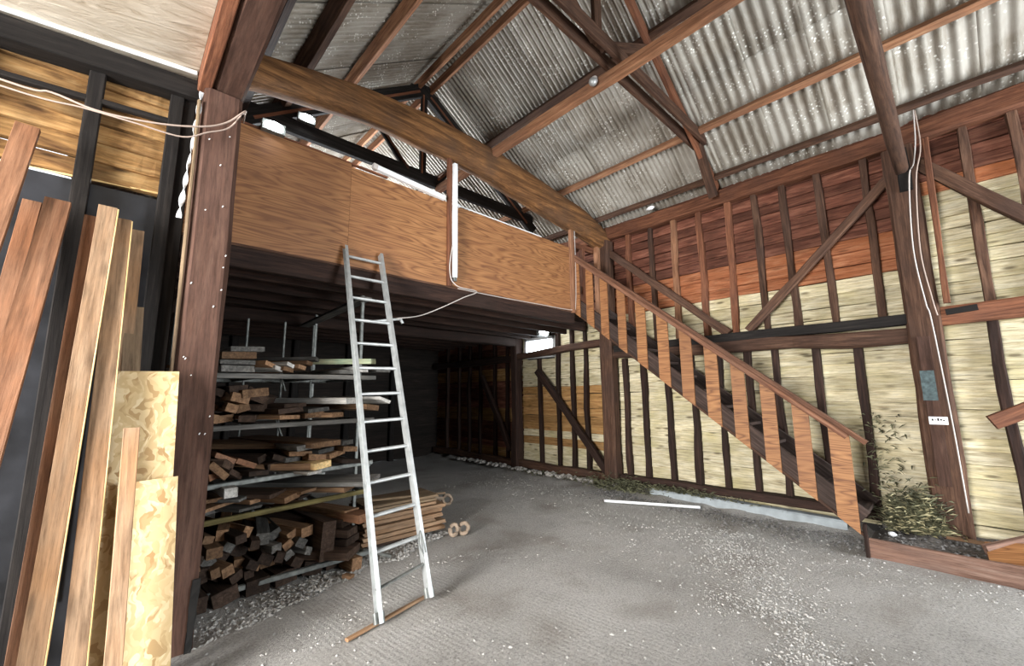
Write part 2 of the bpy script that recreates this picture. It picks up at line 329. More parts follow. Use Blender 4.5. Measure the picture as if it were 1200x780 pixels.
def smooth_pts(P, n=6):
    P = [Vector(p) for p in P]; out = []
    for i in range(len(P)-1):
        a = P[max(0, i-1)]; b = P[i]; c = P[i+1]; d = P[min(len(P)-1, i+2)]
        for k in range(n):
            t = k/n; out.append(0.5*((2*b)+(c-a)*t+(2*a-5*b+4*c-d)*t*t+(3*b-a-3*c+d)*t**3))
    out.append(P[-1]); return out
def cable(name, P, r, mat, parent=None, n=6):
    return link(name, tube_mesh(name, smooth_pts(P, n), r), mat, parent)

# ------------------------------------------------------------------ the setting: floor
def grid_floor():
    bm = bmesh.new(); nx, ny = 150, 180; x0, x1, y0, y1 = -4.0, 6.5, -4.5, 9.6
    V = []
    for i in range(nx+1):
        row = []
        for j in range(ny+1):
            x = x0+(x1-x0)*i/nx; y = y0+(y1-y0)*j/ny
            z = 0.012*noise.noise(Vector((x*1.1, y*1.1, 0)))+0.006*noise.noise(Vector((x*5, y*5, 2)))
            d = max(0.0, (x-5.75+0.1*noise.noise(Vector((0, y*2, 1))))/0.45)
            if y > 0.85: z += min(1, d)*0.07*(1+noise.noise(Vector((x*4, y*4, 5))))
            row.append(bm.verts.new((x, y, z)))
        V.append(row)
    for i in range(nx):
        for j in range(ny): bm.faces.new((V[i][j], V[i+1][j], V[i+1][j+1], V[i][j+1]))
    return tomesh('floor', bm, True)
fl = link('floor', grid_floor(), M['floor'], kind='structure')

# ------------------------------------------------------------------ right-hand long wall, x = 6.2 .. 6.35
wr = thing('wall_right', None, None, (6.3, 3, 0), kind='structure')
posts_y = [-2.6, 0.13, 4.07, 6.3, 9.5]
def board_mesh(L, h, seed):
    """waney horizontal board, length along local X, tilted like a lapped board"""
    bm = bmesh.new(); r = random.Random(seed); n = 11; o = r.uniform(0, 99); rows = []
    for i in range(n+1):
        x = L*i/n; a = 0.016*noise.noise(Vector((x*2.3, o, 0))); b = 0.016*noise.noise(Vector((x*1.9, o, 5)))
        rows.append([bm.verts.new((x, 0.042+r.uniform(-.004, .004), -h/2-0.001+b)), bm.verts.new((x, 0.014, h/2-0.003+a)),
                     bm.verts.new((x, -0.01, h/2-0.003+a)), bm.verts.new((x, -0.01, -h/2-0.001+b))])
    for p, q in zip(rows, rows[1:]):
        for j in range(4): bm.faces.new((p[j], q[j], q[(j+1) % 4], p[(j+1) % 4]))
    bm.faces.new(rows[0]); bm.faces.new(list(reversed(rows[-1])))
    bmesh.ops.recalc_face_normals(bm, faces=bm.faces)
    return tomesh('board', bm)
def board_col(ya, z):
    if ya < 0.1:   # bay nearest the camera
        return 'pale' if z < 3.62 else ('orange' if z < 3.85 else 'brown')
    if ya < 4.0:
        return 'pale' if z < 2.86 else ('orange' if z < 3.38 else 'brown')
    if ya < 6.2:
        if z > 3: return 'brown'
        return 'amber' if (0.35 < z < 1.65 and R.random() > 0.12) else 'pale'
    return 'amber' if R.random() < 0.4 else 'brown'  # brown boards stand in for the shade deep in this bay
LIB = {}
for bi in range(4):
    ya, yb = posts_y[bi], posts_y[bi+1]; L = yb-ya
    z = 0.10
    while z < 4.42:
        h = R.choice([0.13, 0.145, 0.16])
        key = (bi, h, R.randint(0, 2))
        mname = board_col(ya+0.001, z+h/2)
        key = key+(mname,)
        if key not in LIB: LIB[key] = board_mesh(L+0.04, h, str(key))
        winbay = (bi == 2 and 2.28 < z+h/2 < 2.80)
        # local X runs along world Y, local Y points into the barn (-x)
        mw = Matrix(((0, -1, 0, 6.28), (1, 0, 0, ya-0.02), (0, 0, 1, z+h/2), (0, 0, 0, 1)))
        if winbay:
            for (a, b2) in ((ya-0.02, 5.37), (6.16, yb+0.02)):
                if b2-a < 0.1: continue
                mm = Matrix(((0, -1, 0, 6.28), (1, 0, 0, a), (0, 0, 1, z+h/2), (0, 0, 0, 1)))
                link('board', board_mesh(b2-a, h, z), M[mname], wr, mm)
        else: link('board', LIB[key], M[mname], wr, mw)
        z += h
# outer felt skin behind the boards
link('backing', beam_mesh('backing', 12.6, 0.02, 2.30, 1), M['felt'], wr, Matrix(((0, -1, 0, 6.34), (1, 0, 0, -2.9), (0, 0, 1, 1.15), (0, 0, 0, 1))))
link('backing', beam_mesh('backing', 12.6, 0.02, 1.7, 1), M['felt'], wr, Matrix(((0, -1, 0, 6.34), (1, 0, 0, -2.9), (0, 0, 1, 3.64), (0, 0, 0, 1))))
link('backing', beam_mesh('backing', 8.5, 0.02, 0.5, 1), M['felt'], wr, Matrix(((0, -1, 0, 6.34), (1, 0, 0, -3.0), (0, 0, 1, 2.54), (0, 0, 0, 1))))
link('backing', beam_mesh('backing', 3.5, 0.02, 0.5, 1), M['felt'], wr, Matrix(((0, -1, 0, 6.34), (1, 0, 0, 6.28), (0, 0, 1, 2.54), (0, 0, 0, 1))))
# studs
for y in (3.78, 3.46, 3.05, 2.66, 2.28, 1.91, 1.57, 1.13, 0.75, -0.32, -1.0, -1.6):
    hewn('stud', (6.2, y, 0.22), (6.2, y+R.uniform(-.02, .02), 2.12 if y > 0 else 2.34), 0.075, 0.09, M['darkbeam'], wr, (1, 0, 0), 0.02)
for y, m_ in ((3.61, 'redbeam'), (3.19, 'oldbeam'), (2.81, 'purlin'), (2.41, 'redbeam'), (2.02, 'redbeam'), (1.64, 'oldbeam'), (1.29, 'oldbeam'), (0.91, 'oldbeam'), (0.49, 'oldbeam'), (-0.31, 'oldbeam'), (-0.66, 'oldbeam'), (-1.2, 'oldbeam')):
    hewn('stud', (6.2, y, 2.36), (6.2, y+R.uniform(-.03, .03), 4.28), 0.075, 0.09, M[m_], wr, (1, 0, 0), 0.024)
hewn('stud', (6.2, 5.72, 0.2), (6.2, 5.75, 2.25), 0.07, 0.08, M['darkbeam'], wr, (1, 0, 0), 0.012)
for y in (7.12, 6.7, 5.26, 4.91, 4.6, 7.64, 8.06, 8.47, 8.95):
    hewn('stud', (6.2, y, 0.2), (6.2, y+R.uniform(-.03, .03), 2.9), 0.07, 0.08, M['darkbeam'], wr, (1, 0, 0), 0.02)
# posts, rails, plate, braces, sill
def post(y, x, w_, z1, mat='redbeam'): return hewn('post', (x, y, 0.0), (x, y, z1), w_, 0.2, M[mat], wr, (1, 0, 0), 0.02)
post(0.17, 6.12, 0.27, 4.2, 'oldbeam'); post(4.04, 6.1, 0.23, 4.2, 'oldbeam'); post(6.33, 6.12, 0.17, 2.9, 'darkbeam'); post(-2.6, 6.12, 0.27, 4.2)
hewn('post_batten', (6.02, -0.02, 2.42), (6.02, -0.05, 4.2), 0.05, 0.05, M['redbeam'], wr, (1, 0, 0), 0.006)
beam('post_facing', (6.005, 0.19, 0.62), (6.005, 0.19, 2.1), 0.10, 0.015, M['post'], wr, (1, 0, 0))
link('paint_patch', beam_mesh('paint_patch', 0.30, 0.11, 0.006, 4, 0.006), M['teal'], wr, frame((5.985, 0.2, 1.45), (5.985, 0.2, 1.75), (1, 0, 0))[0])
hewn('rail', (6.12, 0.3, 2.13), (6.12, 3.95, 2.21), 0.15, 0.16, M['oldbeam'], wr, wob=0.035)
beam('rail_cap', (6.10, 0.28, 2.30), (6.10, 3.9, 2.28), 0.13, 0.11, M['blackbeam'], wr, segs=6, wob=0.01)
hewn('rail', (6.12, 0.05, 2.3), (6.12, -2.6, 2.42), 0.14, 0.19, M['redbeam'], wr, wob=0.015)
beam('rail_cap', (6.035, 0.0, 2.33), (6.035, -0.22, 2.35), 0.03, 0.06, M['blackbeam'], wr)
hewn('rail', (6.12, 4.15, 2.42), (6.12, 6.25, 2.33), 0.14, 0.12, M['oldbeam'], wr, wob=0.03)
hewn('rail', (6.12, 6.4, 2.3), (6.12, 9.4, 2.25), 0.14, 0.14, M['darkbeam'], wr, wob=0.03)
hewn('wall_plate', (6.2, -2.8, 4.36), (6.2, 4.1, 4.36), 0.22, 0.22, M['redbeam'], wr, wob=0.03)
hewn('wall_plate', (6.2, 4.1, 4.36), (6.2, 9.6, 4.36), 0.22, 0.22, M['redbeam'], wr, wob=0.03)
hewn('sill_beam', (6.16, 0.35, 0.22), (6.16, 3.9, 0.2), 0.16, 0.10, M['darkbeam'], wr)
hewn('sill_beam', (6.14, 4.1, 0.16), (6.14, 9.4, 0.16), 0.16, 0.14, M['oldbeam'], wr, wob=0.03)
hewn('brace', (6.12, 5.73, 2.0), (6.08, 4.08, 0.2), 0.09, 0.12, M['darkbeam'], wr)
hewn('brace', (6.12, 7.5, 1.95), (6.08, 6.5, 0.4), 0.09, 0.12, M['darkbeam'], wr)
hewn('brace', (6.12, 3.95, 3.98), (6.10, 2.08, 2.36), 0.08, 0.11, M['oldbeam'], wr)
hewn('brace', (6.12, 0.27, 3.92), (6.10, 1.84, 2.36), 0.08, 0.10, M['oldbeam'], wr)
hewn('brace', (6.10, 0.05, 4.0), (6.10, -1.35, 1.9+.35), 0.08, 0.12, M['oldbeam'], wr)
beam('plinth', (6.08, 1.0, 0.06), (6.08, 3.35, 0.06), 0.16, 0.14, M['concrete'], wr, segs=10, wob=0.008, ch=0.02)
# rubble ledge at foot of far bay
for k in range(130):
    y = R.uniform(3.9, 8.2); x = 5.98+R.uniform(-0.09, 0.07); s = R.uniform(0.03, 0.075)
    bm = bmesh.new(); bmesh.ops.create_icosphere(bm, subdivisions=1, radius=s)
    for v in bm.verts: v.co *= R.uniform(0.75, 1.2); v.co.z *= 0.6
    link('stone', tomesh('stone', bm), M['rubble'], wr, Matrix.Translation((x, y, 0.07+s*0.3)))
# door sign on post
sg = thing('wall_plate_sign', 'small white rectangular plate with black marks fixed to the wide wall post', 'sign', (5.99, 0.17, 1.25))
box('plate', 5.975, 5.983, 0.10, 0.235, 1.215, 1.29, M['white'], sg, 0.002)
for k in range(5):
    yy = 0.122+k*0.02
    box('mark', 5.9725, 5.975, yy, yy+0.013, 1.25+0.004*(k % 2), 1.262+0.008*((k*7) % 3), M['felt'], sg, 0.0)

# window
win = thing('window_1', None, None, (6.25, 5.9, 2.35), kind='structure')
pane = box('pane', 6.30, 6.305, 5.40, 6.12, 2.33, 2.63, M['daylight'], win, 0)
for a in ((5.34, 5.40, 2.28, 2.69), (6.12, 6.18, 2.28, 2.69)): box('window_frame', 6.2, 6.31, a[0], a[1], a[2], a[3], M['white'], win)
for a in ((2.27, 2.33), (2.63, 2.69)): box('window_frame', 6.2, 6.31, 5.34, 6.18, a[0], a[1], M['white'], win)
box('lintel', 6.2, 6.31, 5.34, 6.18, 2.69, 2.86, M['darkbeam'], win); box('stop', 6.27, 6.30, 5.40, 6.12, 2.60, 2.62, M['white'], win)

# ------------------------------------------------------------------ other walls (mostly dark)
wb = thing('wall_far', None, None, (3, 9.5, 0), kind='structure')
box('backing', -3.7, 6.4, 9.53, 9.56, 0, 3.8, M['felt'], wb)  # added sheet that stops light leaking between the boards
for k in range(30):
    link('board', beam_mesh('board', 10.2, 0.025, 0.15, 6, 0.01), M['tarblack'], wb, Matrix.Translation((-3.8, 9.5+0.004*(k % 2), 0.1+k*0.15)))
for k in range(16):
    zz = 4.6+k*0.15; hw = max(0.15, (6.7-zz)/0.7)
    link('board', beam_mesh('board', 2*hw+.1, 0.025, 0.15, 6, 0.01), M['tarblack'], wb, Matrix.Translation((3.15-hw, 9.5, zz)))
added_win = thing('added_window', None, None, (3.2, 9.45, 4.0), kind='structure')  # added window, hidden by the loft front, put in to light the roof
box('pane', 2.1, 4.3, 9.46, 9.47, 3.9, 4.9, M['daylight'], added_win, 0)
for a in ((2.02, 4.38, 3.82, 3.9), (2.02, 4.38, 4.9, 4.98), (2.02, 2.1, 3.9, 4.9), (4.3, 4.38, 3.9, 4.9), (3.17, 3.23, 3.9, 4.9)): box('window_frame', a[0], a[1], 9.42, 9.48, a[2], a[3], M['white'], added_win)
for x in (0.5, 1.6, 2.7, 3.8, 4.9): hewn('stud', (x, 9.42, 0), (x, 9.42, 4.5), 0.12, 0.12, M['blackbeam'], wb, (0, 1, 0))
wl = thing('wall_left', None, None, (-3.6, 2, 0), kind='structure')
box('panel', -3.64, -3.6, 2.5, 9.6, 0, 4.6, M['tarblack'], wl); box('panel', -3.64, -3.6, -4.2, 0.4, 0, 4.6, M['tarblack'], wl); box('panel', -3.64, -3.6, 0.4, 2.5, 3.15, 4.6, M['tarblack'], wl)
wn = thing('wall_near', None, None, (1, -4.1, 0), kind='structure')
box('panel', -3.64, 3.3, -4.12, -4.06, 0, 4.6, M['tarblack'], wn); box('panel', 5.9, 6.4, -4.12, -4.06, 0, 4.6, M['tarblack'], wn)
box('panel', 3.3, 5.9, -4.12, -4.06, 3.7, 4.6, M['tarblack'], wn)
bm = bmesh.new(); vs = [bm.verts.new(p) for p in ((-0.1, -4.1, 4.6), (6.4, -4.1, 4.6), (3.2, -4.1, 6.7))]; bm.faces.new(vs)
bmesh.ops.solidify(bm, geom=bm.faces[:], thickness=0.04); link('gable', tomesh('gable', bm), M['tarblack'], wn)

# aisle wall with tarred studs on the left, y = 3.6
wa = thing('wall_aisle', None, None, (-0.5, 3.6, 0), kind='structure')
zz = 2.93
while zz < 3.72:
    h = 0.13
    for (a, b) in ((-3.6, -0.28), (-0.28, 0.10)):
        link('board', board_mesh(b-a, h, zz+a), M['oldboard'], wa, Matrix(((1, 0, 0, a), (0, -1, 0, 3.69), (0, 0, 1, zz+h/2), (0, 0, 0, 1))))
    zz += h
box('membrane', -3.6, 0.24, 3.655, 3.70, 0, 2.9, M['membrane'], wa)
beam('batten', (-0.62, 3.652, 2.905), (0.12, 3.652, 2.945), 0.008, 0.012, M['sapwood'], wa)
for x, w_ in ((-2.2, .08), (-1.5, .08), (-0.80, .08), (-0.265, .075), (0.135, 0.10), (0.205, .05)):
    beam('stud', (x-0.02, 3.61, 0.0), (x, 3.61, 3.68), 0.08, w_, M['blackbeam'], wa, (0, 1, 0), 4, 0.006)
beam('top_rail', (-3.6, 3.58, 3.40), (0.24, 3.58, 3.735), 0.14, 0.14, M['blackbeam'], wa, segs=6, wob=0.008)
beam('rail', (-0.72, 3.60, 3.40), (0.1, 3.60, 3.46), 0.05, 0.035, M['blackbeam'], wa)
beam('membrane_tape', (-0.13, 3.645, 2.2), (-0.13, 3.645, 0.4), 0.02, 0.004, M['felt'], wa, (0, 1, 0))
# aisle ceiling
ca = thing('ceiling_aisle', None, None, (-0.5, 0, 3.8), kind='structure')
bm = bmesh.new(); V = []
for i in range(25):
    row = []
    for j in range(25):
        x = -3.7+3.93*i/24; y = -4.1+7.85*j/24
        row.append(bm.verts.new((x, y, 3.86+0.11*(x-0.25)+0.03*noise.noise(Vector((x*1.5, y*4, 0))))))
    V.append(row)
for i in range(24):
    for j in range(24): bm.faces.new((V[i][j], V[i][j+1], V[i+1][j+1], V[i+1][j]))
link('ceiling_lining', tomesh('ceiling_lining', bm, True), M['ceil'], ca)
beam('edge_trim', (-3.6, 3.5, 3.43), (0.22, 3.5, 3.845), 0.02, 0.03, M['white'], ca)

# ------------------------------------------------------------------ roof
RX, RZ, SL = 3.2, 6.66, 0.70
def rz(x): return RZ-SL*abs(x-RX)
cl = thing('ceiling', None, None, (RX, 3, 6.6), kind='structure')
def sheet_mesh(L, W, pitch=0.076, amp=0.011, seed=0):
    bm = bmesh.new(); n = int(round(W/pitch*8)); r = random.Random(seed); V = []
    for i in range(3):
        row = [bm.verts.new((L*i/2, W*j/n, amp*math.cos(2*math.pi*j/8)+(0.004*noise.noise(Vector((i, j*0.3, seed)))))) for j in range(n+1)]
        V.append(row)
    for i in range(2):
        for j in range(n): bm.faces.new((V[i][j], V[i][j+1], V[i+1][j+1], V[i+1][j]))
    return tomesh('roof_sheet', bm, True)
cosn = 1/math.sqrt(1+SL*SL); sinn = SL*cosn
Ls = (3.75/cosn); SW = 0.608+0.03
sheets = [sheet_mesh(Ls*0.52, SW+0.038, seed=s) for s in range(3)]
sheets_wide = [sheet_mesh(Ls*0.52, SW+0.05, 0.115, 0.015, seed=s+5) for s in range(3)]
for side in (1, -1):
    y = -4.2; k = 0
    while y < 9.5:
        for c in range(2):
            d0 = Ls*0.49*c; x = RX+side*(d0*cosn); z = RZ+0.03-d0*sinn + (0.004 if (k % 2) else 0.016)+(0.012 if c == 0 else 0)
            ax = Vector((side*cosn, 0, -sinn)); ay = Vector((0, 1, 0)); az = ax.cross(ay)
            if az.z < 0: pass
            mw = Matrix(((ax.x, 0, az.x, x), (ax.y, 1, az.y, y), (ax.z, 0, az.z, z), (0, 0, 0, 1)))
            link('roof_sheet', (sheets_wide if y < 1.6 and side > 0 else sheets)[(k+c) % 3], M['tin'], cl, mw)
        y += SW-0.03; k += 1
def purlin(x, mat, w_=0.075, h=0.11, y0=-4.1, y1=9.5, drop=0.07):
    a = math.atan(SL)*(1 if x > RX else -1)
    upv = (math.sin(a), 0, math.cos(a))
    for (ya, yb) in ((y0, 2.1), (2.1, y1)):
        beam('purlin', (x, ya, rz(x)-drop), (x, yb, rz(x)-drop), w_, h, M[mat], cl, upv, 10, 0.012)
purlin(5.41, 'purlin', 0.08, 0.10); purlin(4.32, 'oldbeam', 0.10, 0.15, drop=0.06); purlin(6.02, 'oldbeam', 0.07, 0.09)
purlin(1.92, 'purlin', 0.08, 0.13); purlin(1.2, 'oldbeam', 0.10, 0.16); purlin(0.74, 'darkbeam', 0.09, 0.14); purlin(0.35, 'darkbeam', 0.09, 0.14)
for sx in (-1, 1): beam('ridge_board', (RX+sx*0.11, -4.1, 6.46), (RX+sx*0.11, 9.5, 6.46), 0.045, 0.16, M['purlin'], cl, (0, 0, 1), 8, 0.006)

# roof trusses
def rp(x, drop=0.2): return (x, rz(x)-drop)
def truss(y, label, mats, tz, x0, x1, tw, kind):
    t = thing('roof_truss', label, 'truss', (RX, y, tz))
    md, mr = mats
    return t
lb = hewn('binder_beam', (3.47, -4.0, 4.86), (3.47, 5.38, 4.79), 0.085, 0.12, M['purlin'], None, wob=0.01); tag(lb, 'long reddish beam running under the dark collar towards the black truss', 'beam')
t1 = thing('roof_truss', 'roof truss over the open floor with doubled dark collar and king post', 'truss', (RX, 2.1, 5.0))
for dy in (-0.075, 0.075): beam('collar', (0.85, 2.1+dy, 5.0), (5.62, 2.1+dy, 5.0), 0.045, 0.15, M['oldbeam'], t1, segs=8, wob=0.006)
for sx in (1, -1):
    xe = RX+sx*2.93; z1 = rz(xe)-0.12
    beam('rafter', (xe, 2.1, z1), (RX+sx*0.05, 2.1, 6.45), 0.055, 0.15, M['redbeam'], t1, segs=6, wob=0.006)
    beam('web', (RX+sx*0.06, 2.1, 5.02), (RX+sx*1.15, 2.1, rz(RX+1.15)-0.2), 0.045, 0.11, M['oldbeam'], t1)
beam('foot_block', (5.98, 2.1, 4.32), (5.55, 2.1, 4.95), 0.10, 0.12, M['oldbeam'], t1)
beam('king_post', (RX, 2.1, 5.0), (RX, 2.1, 6.4), 0.05, 0.12, M['oldbeam'], t1, (1, 0, 0))
t2 = thing('roof_truss', 'black roof truss above the loft with king post and slanted webs', 'truss', (RX, 5.4, 4.92))
beam('tie', (0.55, 5.4, 4.90), (5.66, 5.4, 4.92), 0.08, 0.19, M['blackbeam'], t2, segs=8, wob=0.006)
for sx in (1, -1):
    beam('rafter', (RX+sx*2.5, 5.4, rz(RX+2.5)-0.2), (RX, 5.4, 6.42), 0.08, 0.20, M['blackbeam'], t2, segs=6, wob=0.006)
    beam('web', (RX+sx*0.25, 5.4, 4.9), (RX+sx*0.98, 5.4, 5.75), 0.045, 0.08, M['blackbeam'], t2)
    beam('web_batten', (RX+sx*0.26, 5.36, 4.95), (RX+sx*0.95, 5.36, 5.68), 0.015, 0.035, M['redbeam'], t2)
    beam('rafter_batten', (RX+sx*2.3, 5.36, rz(RX+2.3)-0.24), (RX+sx*0.1, 5.36, 6.33), 0.015, 0.04, M['redbeam'], t2)
beam('king_batten', (RX-0.03, 5.36, 4.96), (RX-0.03, 5.36, 6.3), 0.015, 0.03, M['redbeam'], t2, (1, 0, 0))
beam('king_post', (RX, 5.4, 4.9), (RX, 5.4, 6.5), 0.06, 0.10, M['blackbeam'], t2, (1, 0, 0))
beam('gusset', (RX-0.25, 5.4, 6.33), (RX+0.25, 5.4, 6.33), 0.08, 0.14, M['blackbeam'], t2)

# curved and straight tie beams
def path_beam(name, P, w_, hs, mat, parent=None, wob=0.01):
    """hewn timber whose centre line follows P = [(x, y, z)] in a vertical X plane, hs = depth at each point"""
    pts = smooth_pts(P, 5); k = len(pts); bm = bmesh.new(); rings = []; o = R.uniform(0, 50)
    for i, p in enumerate(pts):
        t = i/(k-1)*(len(hs)-1); a = int(min(t, len(hs)-2)); h = hs[a]+(hs[a+1]-hs[a])*(t-a)
        d = (pts[min(k-1, i+1)]-pts[max(0, i-1)]).normalized(); up_ = Vector((-d.z, 0, d.x)); s = Vector((0, 1, 0))
        ring = []; n = 12
        for j in range(n):
            an = 2*math.pi*(j+0.5)/n; ca_, sa = math.cos(an), math.sin(an)
            e = 0.55; cx = math.copysign(abs(ca_)**e, ca_); cz = math.copysign(abs(sa)**e, sa)
            f = 1+0.07*noise.noise(Vector((p.x*2+o, ca_*2, sa*2)))
            ring.append(bm.verts.new(p + s*cx*w_/2*f + up_*cz*h/2*f + up_*wob*noise.noise(Vector((p.x*1.5, o, 0)))))
        rings.append(ring)
    for a, b in zip(rings, rings[1:]):
        for j in range(n): bm.faces.new((a[j], a[(j+1) % n], b[(j+1) % n], b[j]))
    bm.faces.new(rings[0]); bm.faces.new(list(reversed(rings[-1])))
    bmesh.ops.recalc_face_normals(bm, faces=bm.faces)
    me = tomesh(name, bm, True)
    return link(name, me, mat, parent)
tb = path_beam('tie_beam', [(0.25, 4.1, 4.38), (1.02, 4.1, 4.55), (1.62, 4.1, 4.65), (2.24, 4.1, 4.69), (2.99, 4.1, 4.70), (3.9, 4.1, 4.61), (4.85, 4.1, 4.48), (5.49, 4.1, 4.40), (5.95, 4.1, 4.28), (6.16, 4.1, 4.18)], 0.26, [0.26, 0.32, 0.34, 0.43, 0.46, 0.5, 0.48, 0.40, 0.30], M['oak'], wob=0.02)
tag(tb, 'long golden brown curved oak tie beam bowing over the loft front', 'beam')
tb2 = path_beam('tie_beam', [(0.5, 0.16, 3.92), (1.5, 0.16, 3.97), (3.0, 0.16, 3.98), (4.6, 0.16, 3.96), (5.6, 0.16, 3.95), (6.2, 0.16, 4.02)], 0.12, [0.20, 0.20, 0.20, 0.20, 0.22, 0.24], M['oldbeam'], wob=0.03)
tag(tb2, 'dark rough tie beam overhead at top right, landing on the wide wall post', 'beam')
jb = hewn('knee_block', (6.02, 0.15, 4.15), (6.02, 0.15, 3.68), 0.10, 0.12, M['blackbeam'], None, (1, 0, 0)); tag(jb, 'short black block hung under the dark tie beam on the wide wall post', 'block')

# arcade post, plate
ap = thing('arcade_post', 'massive dark brown timber post between the leaning planks and the plywood loft front', 'post', (0.385, 3.52, 0))
hewn('shaft', (0.385, 3.53, 0), (0.385, 3.53, 3.72), 0.235, 0.25, M['post'], ap, (0, 1, 0), 0.010)
beam('damp_course', (0.475, 3.40, 0.0), (0.485, 3.395, 0.42), 0.04, 0.008, M['felt'], ap, (0, 1, 0), 8, 0.02)
beam('side_batten', (0.255, 3.42, 1.2), (0.245, 3.42, 3.6), 0.02, 0.03, M['plankgrey'], ap, (0, 1, 0), 6, 0.006)
for k in range(16):
    zz = R.uniform(1.2, 3.6); xx = R.uniform(0.29, 0.48)
    beam('plaster_speck', (xx, 3.399, zz), (xx+0.006, 3.399, zz+R.uniform(0.004, 0.014)), 0.006, 0.004, M['white'], ap, (0, 1, 0), ch=0.001)
pt = thing('arcade_plate', 'heavy dark plate overhead running back from the top of the massive post', 'beam', (0.37, 3.6, 3.85))
hewn('plate', (0.41, -4.0, 3.88), (0.41, 3.66, 3.88), 0.19, 0.30, M['post'], pt, wob=0.010)
beam('orange_edge_board', (0.27, -4.0, 3.82), (0.27, 3.55, 3.82), 0.075, 0.19, M['redbeam'], pt, segs=10, wob=0.006)
pt['label'] = 'heavy dark plate with orange edge board, overhead, running back from massive post top'
bx = thing('roof_wedge_board', 'dark wide board filling the gap between the heavy plate and left roof slope', 'board', (0.5, 0, 4.2))
beam('board', (0.34, -4.0, 4.25), (0.34, 9.4, 4.25), 0.03, 0.5, M['darkbeam'], bx)

# ------------------------------------------------------------------ loft
MY = 4.1; U = 2.84
mz = thing('loft_platform', 'raised timber loft fronted by orange plywood sheets above the lumber rack', 'loft', (3, MY, U))
ply = [(0.32, 2.55, 3.93), (2.56, 2.83, 3.9), (2.92, 4.30, 3.89), (4.305, 5.2, 3.89)]
def ply_panel(name, x0, x1, z0, z1, y, parent, th=0.018):
    me = beam_mesh(name, x1-x0, th, z1-z0, 1, 0, 0.001)
    return link(name, me, M['ply'], parent, Matrix.Translation((x0, y, (z0+z1)/2)))
ply_panel('plywood_panel', 0.25, 1.585, U, 3.94, MY+0.0, mz); ply_panel('plywood_panel', 1.588, 2.81, U, 3.91, MY+0.002, mz)
ply_panel('plywood_panel', 2.875, 5.16, U+0.01, 3.90, MY, mz)
beam('corner_strip', (5.215, MY-0.015, U-0.02), (5.215, MY-0.015, 4.35), 0.085, 0.05, M['purlin'], mz, (0, 1, 0))
beam('corner_strip', (2.82, MY-0.02, U+0.0), (2.80, MY-0.02, 4.52), 0.055, 0.05, M['redbeam'], mz, (0, 1, 0))
beam('fascia', (0.25, MY+0.05, 2.735), (5.26, MY+0.05, 2.745), 0.10, 0.19, M['darkbeam'], mz, segs=8, wob=0.006)
beam('bottom_batten', (0.25, MY-0.012, 2.83), (5.2, MY-0.012, 2.835), 0.02, 0.022, M['oldbeam'], mz)
beam('top_rail', (0.3, MY+0.09, 3.92), (5.2, MY+0.09, 3.90), 0.06, 0.05, M['darkbeam'], mz)
beam('top_batten', (0.5, MY+0.02, 3.965), (2.0, MY+0.02, 3.95), 0.04, 0.02, M['redbeam'], mz)
beam('floor_edge_trim', (2.9, MY-0.012, 3.915), (4.5, MY-0.012, 3.905), 0.012, 0.014, M['white'], mz)
beam('side_panel', (5.23, MY, 3.3), (5.23, 9.4, 3.3), 0.018, 0.02, M['darkbeam'], mz)
for y in (4.55, 5.0, 5.55, 5.95, 6.35, 6.8, 7.25, 7.7, 8.15, 8.6, 9.05):
    hewn('joist', (0.1, y, 2.74), (6.12, y, 2.74), 0.07, 0.16, M['darkbeam'], mz, wob=0.008)
hewn('joist_beam', (0.1, 6.3, 2.60), (6.0, 6.3, 2.62), 0.16, 0.18, M['darkbeam'], mz)
for k in range(38):
    y = 4.13+k*0.142
    beam('floorboard', (-3.0, y+0.07, 2.845), (6.14 if y > 4.9 else 6.1, y+0.07, 2.845), 0.139, 0.025, M['darkbeam'], mz)
# landing frame at stair head
hewn('landing_post', (5.62, 4.18, 2.86), (5.62, 4.18, 4.0), 0.08, 0.08, M['redbeam'], mz, (1, 0, 0), 0.005)
beam('landing_rail', (5.3, 4.2, 4.02), (6.0, 4.2, 4.05), 0.06, 0.1, M['redbeam'], mz)
hewn('landing_post', (5.98, 4.12, 2.86), (5.98, 4.12, 4.2), 0.09, 0.10, M['purlin'], mz, (1, 0, 0), 0.008)
beam('landing_brace', (5.4, 4.2, 3.0), (5.9, 4.2, 3.8), 0.04, 0.06, M['oldbeam'], mz)

# white batten lights, cables
lt = thing('batten_light', 'white vertical batten light fixed to the loft front between plywood sheets', 'light', (2.83, 4.04, 2.95))
beam('housing', (2.875, 4.04, 2.95), (2.86, 4.04, 4.42), 0.055, 0.05, M['white'], lt, (0, 1, 0), ch=0.008)
beam('diffuser', (2.872, 4.008, 3.0), (2.858, 4.008, 4.38), 0.035, 0.025, M['white'], lt, (0, 1, 0), ch=0.01)
beam('end_cap', (2.876, 4.04, 2.905), (2.875, 4.04, 2.955), 0.04, 0.04, M['steel'], lt, (0, 1, 0))
box('bracket', 2.88, 2.93, 4.02, 4.06, 3.86, 3.9, M['white'], lt)
l2 = thing('batten_light', 'long white batten light lying along the top edge of the plywood', 'light', (2.2, 4.06, 3.95))
beam('housing', (1.84, 4.06, 3.985), (2.72, 4.06, 3.925), 0.06, 0.055, M['white'], l2, ch=0.008)
beam('end_cap', (1.80, 4.06, 3.99), (1.845, 4.06, 3.985), 0.062, 0.06, M['cable'], l2, ch=0.008)
